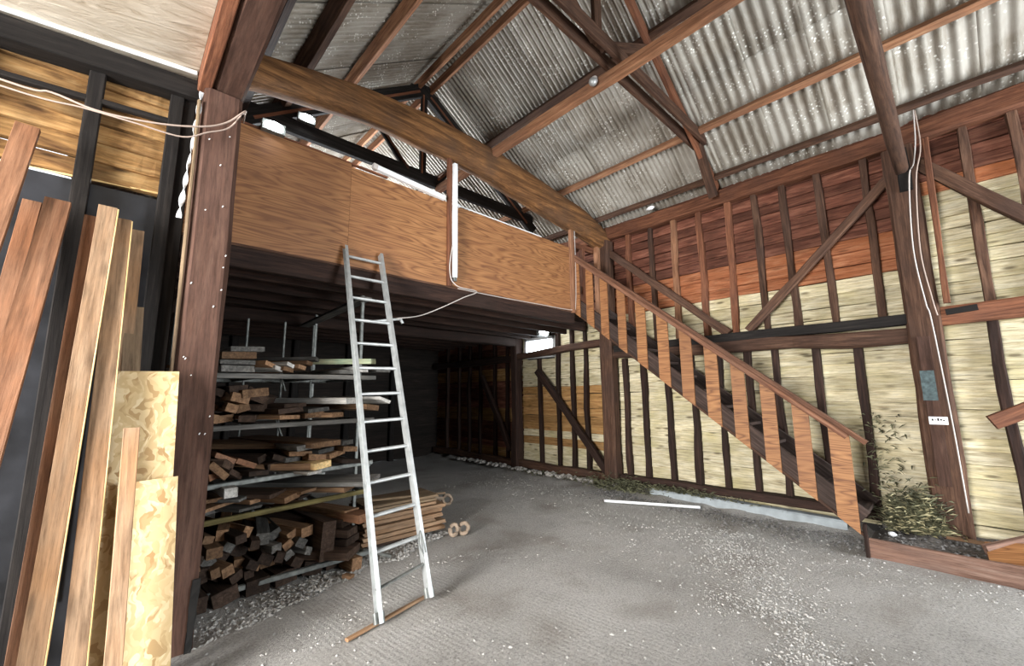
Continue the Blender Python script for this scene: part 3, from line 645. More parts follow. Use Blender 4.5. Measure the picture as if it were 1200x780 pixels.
for nm, loc, lab, rad in (('floodlight', (1.46, 5.3, 5.03), 'glowing white floodlight fixed on the black truss tie', 0.055), ('floodlight', (0.84, 4.045, 3.99), 'glowing white floodlight just above the left end of the plywood', 0.05),
                     ('bulkhead_light', (5.82, 5.28, 2.70), 'glowing white lamp under the loft just above the small window', 0.075)):
    t = thing(nm, lab, 'light', loc)
    x, y, z = loc
    box('casing', x-rad*1.9, x+rad*1.9, y-0.01, y+0.05, z-rad, z+rad, M['steel'], t)
    bm = bmesh.new(); bmesh.ops.create_uvsphere(bm, u_segments=12, v_segments=8, radius=1.0)
    for v in bm.verts: v.co = Vector((v.co.x*rad*1.6, v.co.y*0.03, v.co.z*rad*0.8))
    link('lens', tomesh('lens', bm, True), M['lampon'], t, Matrix.Translation((x, y-0.015, z)))
c = cable('cable', [(2.84, 4.045, 3.35), (2.80, 4.04, 3.1), (2.81, 4.035, 2.95), (2.85, 4.03, 2.88), (2.95, 4.03, 2.84), (3.22, 4.04, 2.83), (3.0, 4.03, 2.72), (2.7, 4.02, 2.56), (2.4, 4.03, 2.42), (2.13, 4.05, 2.36)], 0.006, M['cable']); tag(c, 'white cable drooping from the vertical batten light under the loft edge', 'cable')
c = cable('cable', [(2.95, 4.08, 2.835), (3.6, 4.07, 2.83), (4.4, 4.075, 2.845), (5.15, 4.07, 2.86), (5.25, 4.06, 2.95), (5.27, 4.05, 3.6), (5.26, 4.05, 4.3)], 0.005, M['cable']); tag(c, 'thin cable along the plywood bottom edge and up the loft corner', 'cable')
c = cable('cable', [(-1.6, 3.28, 3.28), (-0.59, 3.3, 3.22), (-0.41, 3.3, 3.24), (-0.21, 3.3, 3.22), (0.06, 3.3, 3.27), (0.28, 3.33, 3.37), (0.41, 3.36, 3.48), (0.51, 3.37, 3.62), (0.53, 3.6, 3.68)], 0.006, M['wire']); tag(c, 'upper of two loose cables slung across the tarred wall to the post', 'cable')
c = cable('cable', [(-1.6, 3.26, 3.22), (-0.59, 3.3, 3.185), (-0.28, 3.3, 3.21), (-0.05, 3.3, 3.22), (0.17, 3.32, 3.24), (0.3, 3.34, 3.34), (0.42, 3.36, 3.44), (0.5, 3.37, 3.6), (0.54, 3.6, 3.66)], 0.005, M['wire']); tag(c, 'lower of two loose cables slung across the tarred wall to the post', 'cable')
c = cable('cable', [(5.9, 0.0, 4.5), (5.93, 0.02, 4.18), (5.98, 0.06, 3.95), (5.95, 0.11, 3.78), (5.96, 0.16, 3.03), (5.96, 0.13, 2.45), (5.96, 0.11, 2.30), (5.97, 0.09, 1.78), (5.975, 0.07, 1.1), (5.98, 0.06, 0.4)], 0.006, M['cable']); tag(c, 'white cable running down the wide wall post from the roof', 'cable')
c = cable('cable', [(5.92, -0.01, 4.5), (5.95, -0.01, 4.1), (5.96, 0.06, 3.75), (5.97, 0.11, 3.0), (5.97, 0.08, 2.5), (5.98, 0.06, 2.3)], 0.006, M['wire']); tag(c, 'thin pinkish cable beside the white one on the wide wall post', 'cable')
# metal bracket arm under loft
br = thing('rack_arm', 'grey metal arm with a bent tip poking out under the loft behind the ladder', 'bracket', (2.1, 4.2, 2.4))
beam('arm', (1.95, 4.25, 2.33), (2.28, 4.25, 2.40), 0.03, 0.03, M['alu'], br); beam('tip', (2.28, 4.25, 2.405), (2.31, 4.25, 2.35), 0.03, 0.03, M['alu'], br)

# torn twisted plastic, its white standing in for light through the gap
bm = bmesh.new(); prev = None
for i in range(41):
    t = i/40; x = 0.255-0.05*t; z = 3.68-0.95*t; a = t*math.pi*7; wd = 0.013+0.004*math.sin(9*t)
    p = Vector((x, 3.44, z)); q = Vector((math.cos(a), 0.6*math.sin(a), 0.35*math.sin(a)))*wd
    cur = (bm.verts.new(p+q+Vector((0, 0.004, 0))), bm.verts.new(p-q)); 
    if prev: bm.faces.new((prev[0], prev[1], cur[1], cur[0]))
    prev = cur
st = link('gap_light_strip', tomesh('gap_light_strip', bm), M['white']); so = st.modifiers.new('s', 'SOLIDIFY'); so.thickness = 0.003
tag(st, 'twisted white strip for the light in the gap left of the massive post', 'strip')

# ------------------------------------------------------------------ staircase along the wall
SX = 5.3
stc = thing('staircase', 'straight timber staircase with wide orange plywood balusters up to the loft', 'staircase', (5.7, 0.8, 0.1))
def zt(y): return 3.83-(4.11-y)*0.797      # handrail top
def zb(y): return 0.18+(y-0.75)*0.79+0.0   # stringer bottom
beam('handrail', (SX-0.01, 4.12, zt(4.12)-0.025), (SX-0.01, 0.66, zt(0.66)-0.025), 0.075, 0.045, M['handrail'], stc, ch=0.006)
beam('handrail_trim', (SX-0.035, 4.12, zt(4.12)-0.085), (SX-0.035, 0.8, zt(0.8)-0.085), 0.02, 0.055, M['handrail'], stc)
ys = [(4.04, .10), (3.80, .13), (3.54, .13), (3.25, .13), (2.95, .145), (2.64, .15), (2.34, .15), (2.04, .15), (1.75, .145), (1.46, .14), (1.17, .145), (0.865, .165)]
for y, w_ in ys:
    bm = bmesh.new(); a, b = y-w_/2, y+w_/2; V = []
    for xx in (SX-0.028, SX-0.010):
        V.append([bm.verts.new((xx, a, zb(a))), bm.verts.new((xx, b, zb(b))), bm.verts.new((xx, b, zt(b)-0.06)), bm.verts.new((xx, a, zt(a)-0.06))])
    bm.faces.new(V[0]); bm.faces.new(list(reversed(V[1])))
    for j in range(4): bm.faces.new((V[0][j], V[1][j], V[1][(j+1) % 4], V[0][(j+1) % 4]))
    bmesh.ops.recalc_face_normals(bm, faces=bm.faces)
    # local X across the board: the figure runs across, as on strips cut from a sheet
    me = tomesh('baluster', bm); org = Matrix(((0, 0, 1, SX), (0, 1, 0, y), (1, 0, 0, zb(y)), (0, 0, 0, 1)))
    org = Matrix(((0, 0, 1, SX), (1, 0, 0, y), (0, 1, 0, zb(y)), (0, 0, 0, 1)))
    me.transform(org.inverted()); link('baluster', me, M['ply'], stc, org)
for xx in (SX+0.025, 6.02):
    beam('stringer', (xx, 0.76, 0.33), (xx, 4.1, 0.33+3.34*0.79), 0.045, 0.20, M['stair'], stc, segs=4, wob=0.004)
beam('stringer_lip', (SX-0.005, 0.74, 0.185), (SX-0.005, 4.1, 0.185+3.36*0.79), 0.02, 0.03, M['oldbeam'], stc)
for k in range(13):
    y = 0.86+k*0.255; z = 0.36+k*0.2015
    beam('tread', (SX+0.045, y, z), (6.0, y, z), 0.24, 0.035, M['stair'], stc, ch=0.006)
beam('wall_handrail', (6.04, 3.9, 3.45), (6.04, 0.9, 3.45-3.0*0.79), 0.04, 0.05, M['stair'], stc)

# raised step edge at stair foot
kb = thing('kerb_board', 'weathered brown board holding back the raised dirt at the stair foot', 'board', (5.32, -0.5, 0))
beam('board', (5.33, 0.74, 0.085), (5.36, -2.9, 0.085), 0.05, 0.17, M['kerbwood'], kb, segs=10, wob=0.006)
beam('end_stake', (5.30, 0.75, -0.02), (5.30, 0.75, 0.30), 0.03, 0.05, M['darkbeam'], kb, (1, 0, 0))
bm = bmesh.new(); V = []
for i in range(17):
    row = []
    for j in range(60):
        x = 5.38+0.85*i/16; y = -3.3+4.1*j/59
        e = min(1, (0.80-y)/0.15)
        row.append(bm.verts.new((x, y, 0.02+e*(0.08+0.035*noise.noise(Vector((x*4, y*4, 0)))+0.02*noise.noise(Vector((x*13, y*13, 3)))+0.04*(x-5.4)))))
    V.append(row)
for i in range(16):
    for j in range(59): bm.faces.new((V[i][j], V[i+1][j], V[i+1][j+1], V[i][j+1]))
M['dirt'] = plain('dark_dirt', (0.12, 0.108, 0.10), 0.95, nz=0.7, bs=0.9, nscale=30)
link('dirt_step', tomesh('dirt_step', bm, True), M['dirt'], kind='structure')
b1 = beam('timber_offcut', (5.55, -0.02, 0.16), (6.05, -0.75, 0.42), 0.05, 0.16, M['kerbwood']); tag(b1, 'greyish brown timber leaning in the corner right of the wide post foot', 'timber')
me = beam_mesh('plywood_offcut', 0.7, 0.32, 0.018, 1, 0, 0.002)
pw = link('plywood_offcut', me, M['ply'], None, frame((5.50, -0.02, 0.17), (5.48, -0.8, 0.30), (-0.45, 0, 1))[0]); tag(pw, 'orange plywood offcut lying on the dirt at right edge', 'board')
b2 = beam('timber_end', (5.55, -0.17, 1.27), (6.05, -2.25, 2.39), 0.05, 0.12, M['redbeam']); tag(b2, 'pinkish brown timber end jutting in at the right edge at waist height', 'timber')
b3 = beam('timber_offcut', (5.9, 0.23, 0.165), (5.9, -0.03, 0.165), 0.04, 0.03, M['scrap1']); tag(b3, 'small pale offcut lying at the foot of the wide wall post', 'timber')
bm = bmesh.new(); bmesh.ops.create_icosphere(bm, subdivisions=2, radius=0.035)
for v in bm.verts: v.co *= 1+0.35*noise.noise(v.co*30); v.co.z *= 0.7
o = link('plaster_lump', tomesh('plaster_lump', bm), M['white'], None, Matrix.Translation((5.72, 0.60, 0.15))); tag(o, 'white lump on the dark dirt just behind the stair foot', 'lump')
bm = bmesh.new(); bmesh.ops.create_icosphere(bm, subdivisions=2, radius=0.055)
for v in bm.verts: v.co = Vector((v.co.x*0.6, v.co.y*1.2, v.co.z*0.6))*(1+0.6*noise.noise(v.co*40))
o = link('white_rag', tomesh('white_rag', bm), M['white'], None, Matrix.Translation((6.0, 3.08, 4.49))); tag(o, 'small white rag caught on top of the wall plate', 'rag')
lh = thing('lamp_holder', 'small round pale lamp holder fixed on the long beam beside the dark collar', 'light', (3.4, 2.28, 4.8))
bm = bmesh.new(); bmesh.ops.create_uvsphere(bm, u_segments=12, v_segments=8, radius=0.045); link('bulb', tomesh('bulb', bm, True), M['alu'], lh, Matrix.Translation((3.36, 2.28, 4.79)))
bm = bmesh.new(); bmesh.ops.create_cone(bm, segments=12, radius1=0.035, radius2=0.03, depth=0.05, cap_ends=True); link('socket', tomesh('socket', bm), M['cable'], lh, Matrix.Translation((3.39, 2.28, 4.83)))

# ------------------------------------------------------------------ ladder
ld = thing('ladder', 'tall aluminium ladder standing on a wooden strip and leaning on the loft edge', 'ladder', (1.65, 2.88, 0.02))
A0, A1 = Vector((1.45, 2.86, 0.02)), Vector((1.55, 4.06, 3.02)); B0, B1 = Vector((1.87, 2.9, 0.04)), Vector((1.925, 4.06, 3.02))
def channel(name, p0, p1, sgn):
    m_, L = frame(p0, p1, (0, -1, 0.4)); bm = bmesh.new()
    prof = [(-.014, -.034), (.014, -.034), (.014, -.029), (-.009, -.029), (-.009, .029), (.014, .029), (.014, .034), (-.014, .034)]
    rings = [[bm.verts.new((x, y*sgn, z)) for y, z in prof] for x in (0, L)]
    for j in range(8): bm.faces.new((rings[0][j], rings[1][j], rings[1][(j+1) % 8], rings[0][(j+1) % 8]))
    bm.faces.new(rings[0]); bm.faces.new(list(reversed(rings[1]))); bmesh.ops.recalc_face_normals(bm, faces=bm.faces)
    return link(name, tomesh(name, bm), M['alu'], ld, m_)
channel('stile', A0, A1, 1); channel('stile', B0, B1, -1)
for k in range(12):
    t = 0.135+k*0.0755
    p = A0.lerp(A1, t); q = B0.lerp(B1, t)
    beam('rung', p, q, 0.032, 0.026, M['alu'], ld, ch=0.008)
t = 0.062; beam('rung', A0.lerp(A1, t), B0.lerp(B1, t+0.012), 0.03, 0.014, M['steel'], ld)
beam('bent_strap', A0.lerp(A1, 0.035)+Vector((0.015, -0.01, 0)), A0.lerp(A1, 0.085)+Vector((0.02, -0.02, 0)), 0.02, 0.006, M['steel'], ld, (0, 1, 0))
cable('loop', [B0.lerp(B1, 0.09)+Vector((-0.01, -0.03, 0)), B0.lerp(B1, 0.125)+Vector((-0.045, -0.04, 0)), B0.lerp(B1, 0.15)+Vector((-0.02, -0.04, 0)), B0.lerp(B1, 0.10)+Vector((0.0, -0.04, 0))], 0.005, M['steel'], ld)
for p in (A0, B0): beam('rubber_foot', p, p+Vector((0.003, 0.03, 0.06)), 0.075, 0.034, M['steel'], ld, (0, -1, 0.4))
ws = beam('wooden_strip', (1.22, 2.84, 0.012), (1.90, 2.99, 0.014), 0.035, 0.02, M['plank']); tag(ws, 'thin pale wooden strip on the floor under the ladder feet', 'strip')

# ------------------------------------------------------------------ leaning planks
def lean(name, label, cat, top, low, w_, th, mat, edge=None, slant=0.0):
    top, low = Vector(top), Vector(low); d = (low-top); foot = top+d*((top.z-0.01)/(top.z-low.z))
    m_, L = frame(foot, top, (0, -1, 0.2))
    o = link(name, beam_mesh(name, L, w_, th, 6, 0.002, 0.002), M[mat], None, m_); tag(o, label, cat)
    if edge:
        s = -1 if edge == 'l' else 1
        e = link('edge', beam_mesh('edge', L-0.01, 0.006, th*1.02, 1, 0, 0.001), M['sapwood'], o, m_ @ Matrix.Translation((0.003, s*(w_/2+0.003), 0))); e['label'] = 'pale sawn edge'
    return o
lean('plank', 'leftmost leaning plank, tallest and reddish, with a paint smear on it', 'plank', (-0.49, 3.43, 3.06), (-0.60, 3.0, 1.15), 0.095, 0.035, 'plankred')
lean('plank', 'narrow reddish plank half hidden behind the tallest leaning plank', 'plank', (-0.44, 3.52, 2.66), (-0.50, 3.25, 1.1), 0.075, 0.03, 'plankred')
lean('plank', 'wide reddish brown plank standing alone on black membrane, left of pale ones', 'plank', (-0.335, 3.43, 2.665), (-0.405, 3.0, 1.1), 0.105, 0.04, 'plankred')
lean('plank', 'orange brown plank directly behind the tallest of the pale sawn planks', 'plank', (-0.185, 3.49, 2.63), (-0.195, 3.02, 0.5), 0.085, 0.035, 'plankred', 'l')
lean('plank', 'tallest pale sawn plank with a clean cut top in the leaning bunch', 'plank', (-0.13, 3.43, 2.69), (-0.155, 2.94, 0.4), 0.085, 0.04, 'plank', 'l')
lean('plank', 'pale sawn plank just right of the tallest pale one', 'plank', (-0.062, 3.46, 2.64), (-0.02, 2.96, 0.4), 0.085, 0.04, 'plank', 'l')
lean('plank', 'shadowed brown plank at right of the pale bunch, nearest the post', 'plank', (0.005, 3.53, 2.61), (0.03, 3.2, 0.4), 0.085, 0.035, 'plank')
lean('plank', 'greyish brown board with square top behind the short front plank', 'plank', (0.045, 3.46, 2.10), (0.11, 3.12, 0.4), 0.085, 0.03, 'plankgrey')
lean('plank', 'shortest front plank with rounded top leaning on the strand board', 'plank', (0.088, 3.06, 1.385), (0.115, 2.86, 0.3), 0.066, 0.035, 'plank')
def sheet(label, x0, x1, zt_, y_t, y_b, mat, th=0.015, skew=0.0):
    p0 = Vector(((x0+x1)/2+skew, y_b, 0.005)); p1 = Vector(((x0+x1)/2, y_t, zt_)); m_, L = frame(p0, p1, (0, -1, 0.2))
    o = link('strand_board', beam_mesh('strand_board', L, x1-x0, th, 1, 0, 0.001), M[mat], None, m_); tag(o, label, 'board'); return o
sheet('taller yellow strand board offcut leaning against the massive post', -0.05, 0.285, 1.70, 3.33, 3.02, 'osb', skew=0.035)
sheet('shorter yellow strand board offcut leaning in front of the taller one', 0.06, 0.315, 1.09, 3.16, 2.93, 'osb', skew=0.035)

# ------------------------------------------------------------------ lumber rack
rk = thing('lumber_rack', 'steel rack of shelves loaded with scrap timber under the loft', 'rack', (1.2, 4.0, 0))
RX0, RX1, RY0, RY1 = 0.42, 1.88, 3.98, 5.8
shz = [0.10, 0.62, 0.88, 1.32, 1.73]
for x in (RX0, RX1):
    for y in (4.35, RY1): beam('upright', (x, y, 0), (x, y, 2.62), 0.035, 0.035, M['steel'], rk, (1, 0, 0))
for x in (0.95, 1.30, 1.6):
    beam('upright', (x, 5.0, 0), (x, 5.0, 2.35), 0.022, 0.022, M['steel'], rk, (1, 0, 0))
beam('side_rail', (RX1-0.02, 4.22, 2.57), (RX1-0.05, 6.1, 2.50), 0.13, 0.03, M['scrap2'], rk)
beam('cross_brace', (1.25, 4.9, 1.3), (1.35, 4.9, 1.05), 0.02, 0.02, M['steel'], rk); beam('cross_brace', (1.32, 4.9, 1.6), (1.25, 4.9, 1.8), 0.02, 0.02, M['steel'], rk)
mats = ['steel', 'scrapg', 'steel', 'plankgrey', 'plankgrey']
for z, mt in zip(shz, ('steel', 'railyellow', 'steel', 'scrap2', 'scrap2')):
    dz = 0.05 if z in (0.62, 0.88) else 0.01
    beam('front_rail', (RX0-0.03, RY0, z-0.02), (RX1+(0.0 if z > 0.3 else 0.07), RY0, z-0.02+dz), 0.04, 0.04, M[mt], rk)
    beam('back_rail', (RX0, 5.2, z-0.02), (RX1, 5.2, z-0.02+dz), 0.04, 0.04, M['steel'], rk)
    for x in (RX0+.05, 0.9, 1.4, RX1-0.03): beam('bearer', (x, RY0, z-0.02+dz*0.5), (x, RY1, z-0.02+dz*0.5), 0.03, 0.03, M['steel'], rk)
beam('corner_strut', (1.84, 4.0, 0.11), (2.05, 3.86, 0.04), 0.03, 0.03, M['steel'], rk)
# scrap timber: (x, y_front, z, width, thick, length, yaw, roll, material)
def piece(x, y, z, w_, th, L, yaw_, roll_, mat, label, grp, pitch_=0.0, nm='timber_offcut'):
    me = beam_mesh(nm, L, w_, th, 2, 0.003, 0.003, 0, 0.006)
    mw = Matrix.Translation((x, y, z)) @ Matrix.Rotation(math.radians(90+yaw_), 4, 'Z') @ Matrix.Rotation(-pitch_, 4, 'Y') @ Matrix.Rotation(math.radians(roll_), 4, 'X')
    o = link(nm, me, M[mat], None, mw); tag(o, label, 'timber', grp); return o
G5, G4, G3, G2, G1 = ('offcuts on the top shelf', 'offcuts on the second shelf down', 'offcuts on the middle shelf', 'boards on the low yellow-railed shelf', 'blocks on the lowest shelf')
piece(0.70, 3.90, 1.765, 0.23, 0.05, 1.6, 4, 0, 'scrap2', 'bottom board of the neat stack of four at left of top shelf', G5)
piece(0.70, 3.92, 1.818, 0.24, 0.035, 1.6, 2, 0, 'scrap2', 'grey board second from bottom of the neat stack of four, top shelf', G5)
piece(0.70, 3.88, 1.872, 0.24, 0.055, 1.6, 6, -3, 'scrap1', 'tan board third up in the neat stack of four, top shelf', G5)
piece(0.76, 3.92, 1.928, 0.24, 0.04, 1.6, 3, -3, 'scrap2', 'grey-green topmost board of the neat stack of four, top shelf', G5)
piece(0.53, 4.0, 1.80, 0.08, 0.06, 1.2, 0, 8, 'scrap3', 'dark offcut squeezed between post and neat stack, top shelf', G5)
piece(0.53, 4.0, 1.90, 0.09, 0.07, 1.2, 0, -5, 'scrap3', 'dark offcut lying higher between post and neat stack, top shelf', G5)
for k, (x, z, w_, yw, rl, mt) in enumerate([(0.93, 1.81, 0.10, -30, 18, 'scrap1'), (1.0, 1.78, 0.09, -38, 12, 'scrapw'), (1.08, 1.775, 0.12, -36, 8, 'scrap1'), (1.10, 1.815, 0.08, -32, 20, 'scrapw'), (1.2, 1.80, 0.10, -40, 10, 'scrap1'), (1.27, 1.84, 0.09, -42, 6, 'scrap1'), (1.34, 1.88, 0.06, -45, 15, 'scrap2')]):
    piece(x, 3.92+0.02*k, z, w_, 0.035, 1.3, -yw*0.9, rl, mt, ['first', 'second', 'third', 'fourth', 'fifth', 'sixth', 'last'][k]+' from left in the slanting bunch of offcuts, top shelf', G5)
piece(1.80, 3.86, 1.87, 0.17, 0.05, 1.7, 48, -4, 'scrapg', 'green-faced board pointing right across the top shelf to the ladder', G5)
piece(1.62, 3.98, 1.77, 0.2, 0.035, 1.5, 10, 0, 'scrap2', 'flat grey offcut beneath the green-faced board, top shelf', G5)
piece(1.74, 3.94, 1.80, 0.10, 0.06, 1.5, 5, 0, 'scrapw', 'white block end beside the ladder under the green-faced board', G5)
piece(1.98, 4.0, 1.80, 0.16, 0.035, 1.4, 5, 0, 'scrap2', 'grey offcut seen between the ladder stiles at top shelf height', G5)
def heap(n, x0, x1, z0, z1, ws, ths, mts, label, grp, yaws, yf=(3.86, 4.1), Ls=(0.7, 1.5), rolls=25):
    """fills a shelf bay in rows so that the pieces bear on each other"""
    x = x0; z = z0; cnt = 0; row = 0; col = 0; OR = ['first', 'second', 'third', 'fourth', 'fifth', 'sixth', 'seventh', 'eighth', 'ninth', 'tenth', 'eleventh', 'twelfth', 'thirteenth']
    RW = ['bottom row', 'second row up', 'third row up', 'fourth row up', 'fifth row up', 'sixth row up', 'seventh row up', 'eighth row up']
    while cnt < n:
        w_ = R.uniform(*ws); th = R.uniform(*ths)
        if x+w_ > x1: x = x0+R.uniform(0, 0.06); z += th*1.0+0.012; row += 1; col = 0
        if z > z1: break
        piece(x+w_/2, R.uniform(*yf), z+th/2+R.uniform(0, 0.012), w_, th, R.uniform(*Ls), R.uniform(*yaws), R.uniform(-rolls, rolls), R.choice(mts), label+', '+RW[row]+', '+OR[col]+' from left', grp); col += 1
        x += w_*R.uniform(0.95, 1.2); cnt += 1
heap(13, 0.48, 0.95, 1.345, 1.58, (0.08, 0.14), (0.05, 0.07), ['scrap1', 'scrap3', 'scrap1'], 'short offcut, left heap, second shelf down', G4, (-22, 18))
piece(0.83, 3.88, 1.575, 0.20, 0.065, 1.0, 14, -6, 'scrap1', 'large tan block end crowning the left heap, second shelf down', G4)
heap(6, 1.0, 1.75, 1.345, 1.45, (0.18, 0.26), (0.03, 0.045), ['scrap1', 'scrap3', 'scrap2'], 'flat board, right half, second shelf down', G4, (6, 45), rolls=4)
piece(1.64, 3.9, 1.50, 0.22, 0.055, 1.3, 30, 0, 'scrapw', 'white-painted board end on the right of second shelf down', G4)
piece(1.84, 3.92, 1.43, 0.16, 0.05, 1.3, 20, 8, 'scrap1', 'tan board end beside the ladder, second shelf down', G4)
piece(1.98, 3.95, 1.50, 0.14, 0.03, 1.3, 10, 20, 'scrapw', 'pale board curling up between ladder stiles, second shelf down', G4)
heap(12, 0.46, 1.15, 0.925, 1.12, (0.08, 0.18), (0.035, 0.06), ['scrap1', 'scrap3', 'scrap3', 'plankred'], 'offcut in left jumble, middle shelf', G3, (-10, 50), rolls=32)
heap(13, 1.1, 1.85, 0.925, 1.12, (0.12, 0.22), (0.03, 0.055), ['scrap1', 'scrap3', 'scrap2', 'scrap1'], 'board end in right jumble, middle shelf', G3, (0, 50), rolls=8)
piece(1.40, 3.85, 1.13, 0.30, 0.045, 1.2, 20, 0, 'scrap1', 'wide brown board with rounded corner topping the middle shelf', G3)
piece(1.37, 3.83, 0.955, 0.18, 0.055, 1.2, 24, -3, 'sapwood', 'bright yellow squared timber end in the middle shelf', G3)
piece(1.30, 3.82, 0.90, 0.14, 0.025, 1.0, 20, 0, 'scrapw', 'white strip end hanging below the yellow timber, middle shelf', G3)
piece(0.62, 3.84, 1.0, 0.05, 0.16, 1.0, 8, -45, 'scrap1', 'narrow slanted lath at left end of the middle shelf', G3)
piece(0.515, 3.82, 0.86, 0.05, 0.2, 1.0, 3, 0, 'scrap2', 'upright grey board end beside the post, middle shelf', G3)
piece(0.71, 3.84, 0.83, 0.09, 0.07, 1.0, 3, 0, 'scrapw', 'pale block end sticking out under the middle shelf rail', G3)
heap(12, 0.5, 1.7, 0.655, 0.76, (0.16, 0.28), (0.022, 0.035), ['scrap2', 'scrap3', 'scrap2', 'scrap1'], 'thin board on yellow-railed shelf', G2, (18, 50), rolls=5)
piece(1.78, 3.72, 0.79, 0.34, 0.035, 1.5, 46, -2, 'scrap2', 'broad grey board with broken tan end on yellow-railed shelf', G2)
piece(1.6, 3.8, 0.74, 0.2, 0.04, 1.4, 40, -2, 'scrap1', 'tan board beneath the broad broken board, yellow-railed shelf', G2)
piece(1.15, 3.86, 0.72, 0.16, 0.045, 1.2, 30, -8, 'scrap1', 'brown board end left of the broad broken board', G2)
heap(44, 0.46, 1.42, 0.13, 0.52, (0.06, 0.12), (0.055, 0.09), ['scrap3', 'scrap3', 'scrap1', 'scrap2'], 'dark block in firewood pile', G1, (-12, 25), yf=(3.92, 4.15), rolls=40)
piece(1.47, 3.9, 0.30, 0.12, 0.32, 0.9, 6, 3, 'scrap3', 'tall upright brown block in the firewood pile', G1)
heap(10, 1.55, 1.85, 0.14, 0.5, (0.16, 0.26), (0.05, 0.07), ['scrap3', 'scrap1', 'scrap3'], 'squared board end, right of lowest shelf', G1, (20, 45), yf=(3.8, 4.0), rolls=3)
piece(1.75, 3.78, 0.46, 0.16, 0.07, 1.0, 20, 0, 'plankred', 'reddish squared timber end above the lowest rail near the ladder', G1)
for k, x in enumerate((0.55, 0.75, 0.97, 1.18, 1.40, 1.60)):
    piece(x, 3.9+0.03*k, 0.045+0.02, 0.17, 0.11, 0.8, 6, R.uniform(-14, 14), 'scrap3', ['first', 'second', 'third', 'fourth', 'fifth', 'sixth'][k]+' from left of the dark blocks on the floor under the lowest rail', 'blocks on the floor under the rack')
piece(1.72, 3.86, 0.055, 0.10, 0.11, 0.4, 10, 4, 'scrap1', 'small tan block end on the floor right of the dark blocks', 'blocks on the floor under the rack')
piece(1.62, 3.72, 0.02, 0.06, 0.03, 0.08, 30, 5, 'scrap1', 'tiny orange wood chip on the gravel left of the ladder', None, nm='wood_chip')
# stack of boards right of the rack, long sides to the camera
zs = 0.05
for k in range(9):
    th = 0.038 if k < 6 else 0.028
    xe = 2.80+R.uniform(-0.05, 0.06)+(0.05 if k == 1 else 0)
    w_ = 0.42+R.uniform(-0.03, 0.03)
    o = beam('board', (1.95, 4.42+R.uniform(-.015, .015), zs+th/2), (xe, 4.36+R.uniform(-.02, .02), zs+th/2+0.01), w_, th, M['plank' if k < 7 else 'plankgrey'], None, (0, 0, 1), 3, 0.004, 0.003, 0, 0.02)
    tag(o, ['bottom', 'second', 'third', 'fourth', 'fifth', 'sixth', 'seventh', 'eighth', 'topmost'][k]+' layer of the low board stack behind the ladder', 'board', 'low board stack behind the ladder'); zs += th+0.009
o = beam('board', (2.0, 4.30, zs+0.03), (2.95, 4.33, zs-0.05), 0.10, 0.025, M['plankgrey'], None, (0, 0.2, 1)); tag(o, 'splintered lath lying loose on top of the low board stack', 'board')
for y in (4.3, 4.52): 
    o = beam('bearer', (2.0, y, 0.025), (2.6, y, 0.025), 0.06, 0.05, M['scrap3']); tag(o, ('front' if y < 4.4 else 'rear')+' dark bearer under the low board stack', 'timber', 'bearers under the low board stack')
# rusty eye rod and rings
def ringpts(c, r_, ax, ay, n=18): return [Vector(c)+Vector(ax)*r_*math.cos(2*math.pi*i/n)+Vector(ay)*r_*math.sin(2*math.pi*i/n) for i in range(n)]
er = thing('eye_rod', 'rusty rod with a ring end sticking out of the low board stack', 'rod', (3.0, 4.35, 0.3))
link('ring', tube_mesh('ring', ringpts((3.03, 4.36, 0.30), 0.052, (0.8, -0.6, 0), (0, 0, 1)), 0.02, 8, True), M['rust'], er)
beam('rod', (2.55, 4.40, 0.42), (2.98, 4.365, 0.32), 0.035, 0.035, M['rust'], er, ch=0.01)
for k, (x, y, tilt, lab) in enumerate(((2.86, 3.98, 0.25, 'left of two rusty rings standing on the floor behind the ladder'), (2.97, 3.95, -0.1, 'right of two rusty rings standing on the floor behind the ladder'))):
    o = link('iron_ring', tube_mesh('iron_ring', ringpts((x, y, 0.075), 0.055, (0.55, -0.75+tilt, 0.1), (0.1, tilt*0.4, 1)), 0.022, 8, True), M['rust']); tag(o, lab, 'ring')

# ------------------------------------------------------------------ pipe, gravel, weeds
p = cable('pipe', [(5.20, 3.62, 0.04), (5.50, 3.08, 0.04), (5.80, 2.52, 0.04)], 0.02, M['white']); tag(p, 'white plastic pipe lying on the floor near the wall', 'pipe')
def pebbles(name, n, fn, mat, s0, s1):
    bm_v = []; bm_f = []; r = random.Random(11)
    c = 0
    while c < n:
        q = fn(r)
        if q is None: continue
        x, y, z, k = q; s = s0*(s1/s0)**(r.random()**2.2)*k; b0 = len(bm_v); an = r.uniform(0, 3.14)
        ca_, sa = math.cos(an), math.sin(an)
        for (dx, dy, dz) in ((1, 0, 0), (-1, 0, 0), (0, 1, 0), (0, -1, 0), (0, 0, 1), (0, 0, -1)):
            f = r.uniform(0.65, 1.3); dx, dy, dz = dx*f*s*1.25, dy*f*s*0.8, dz*f*s*0.6
            bm_v.append((x+dx*ca_-dy*sa, y+dx*sa+dy*ca_, z+s*0.25+dz))
        for f in ((0, 2, 4), (2, 1, 4), (1, 3, 4), (3, 0, 4), (2, 0, 5), (1, 2, 5), (3, 1, 5), (0, 3, 5)): bm_f.append(tuple(b0+i for i in f))
        c += 1
    me = bpy.data.meshes.new(name); me.from_pydata(bm_v, [], bm_f); me.update()
    o = link(name, me, mat); o['kind'] = 'stuff'; return o
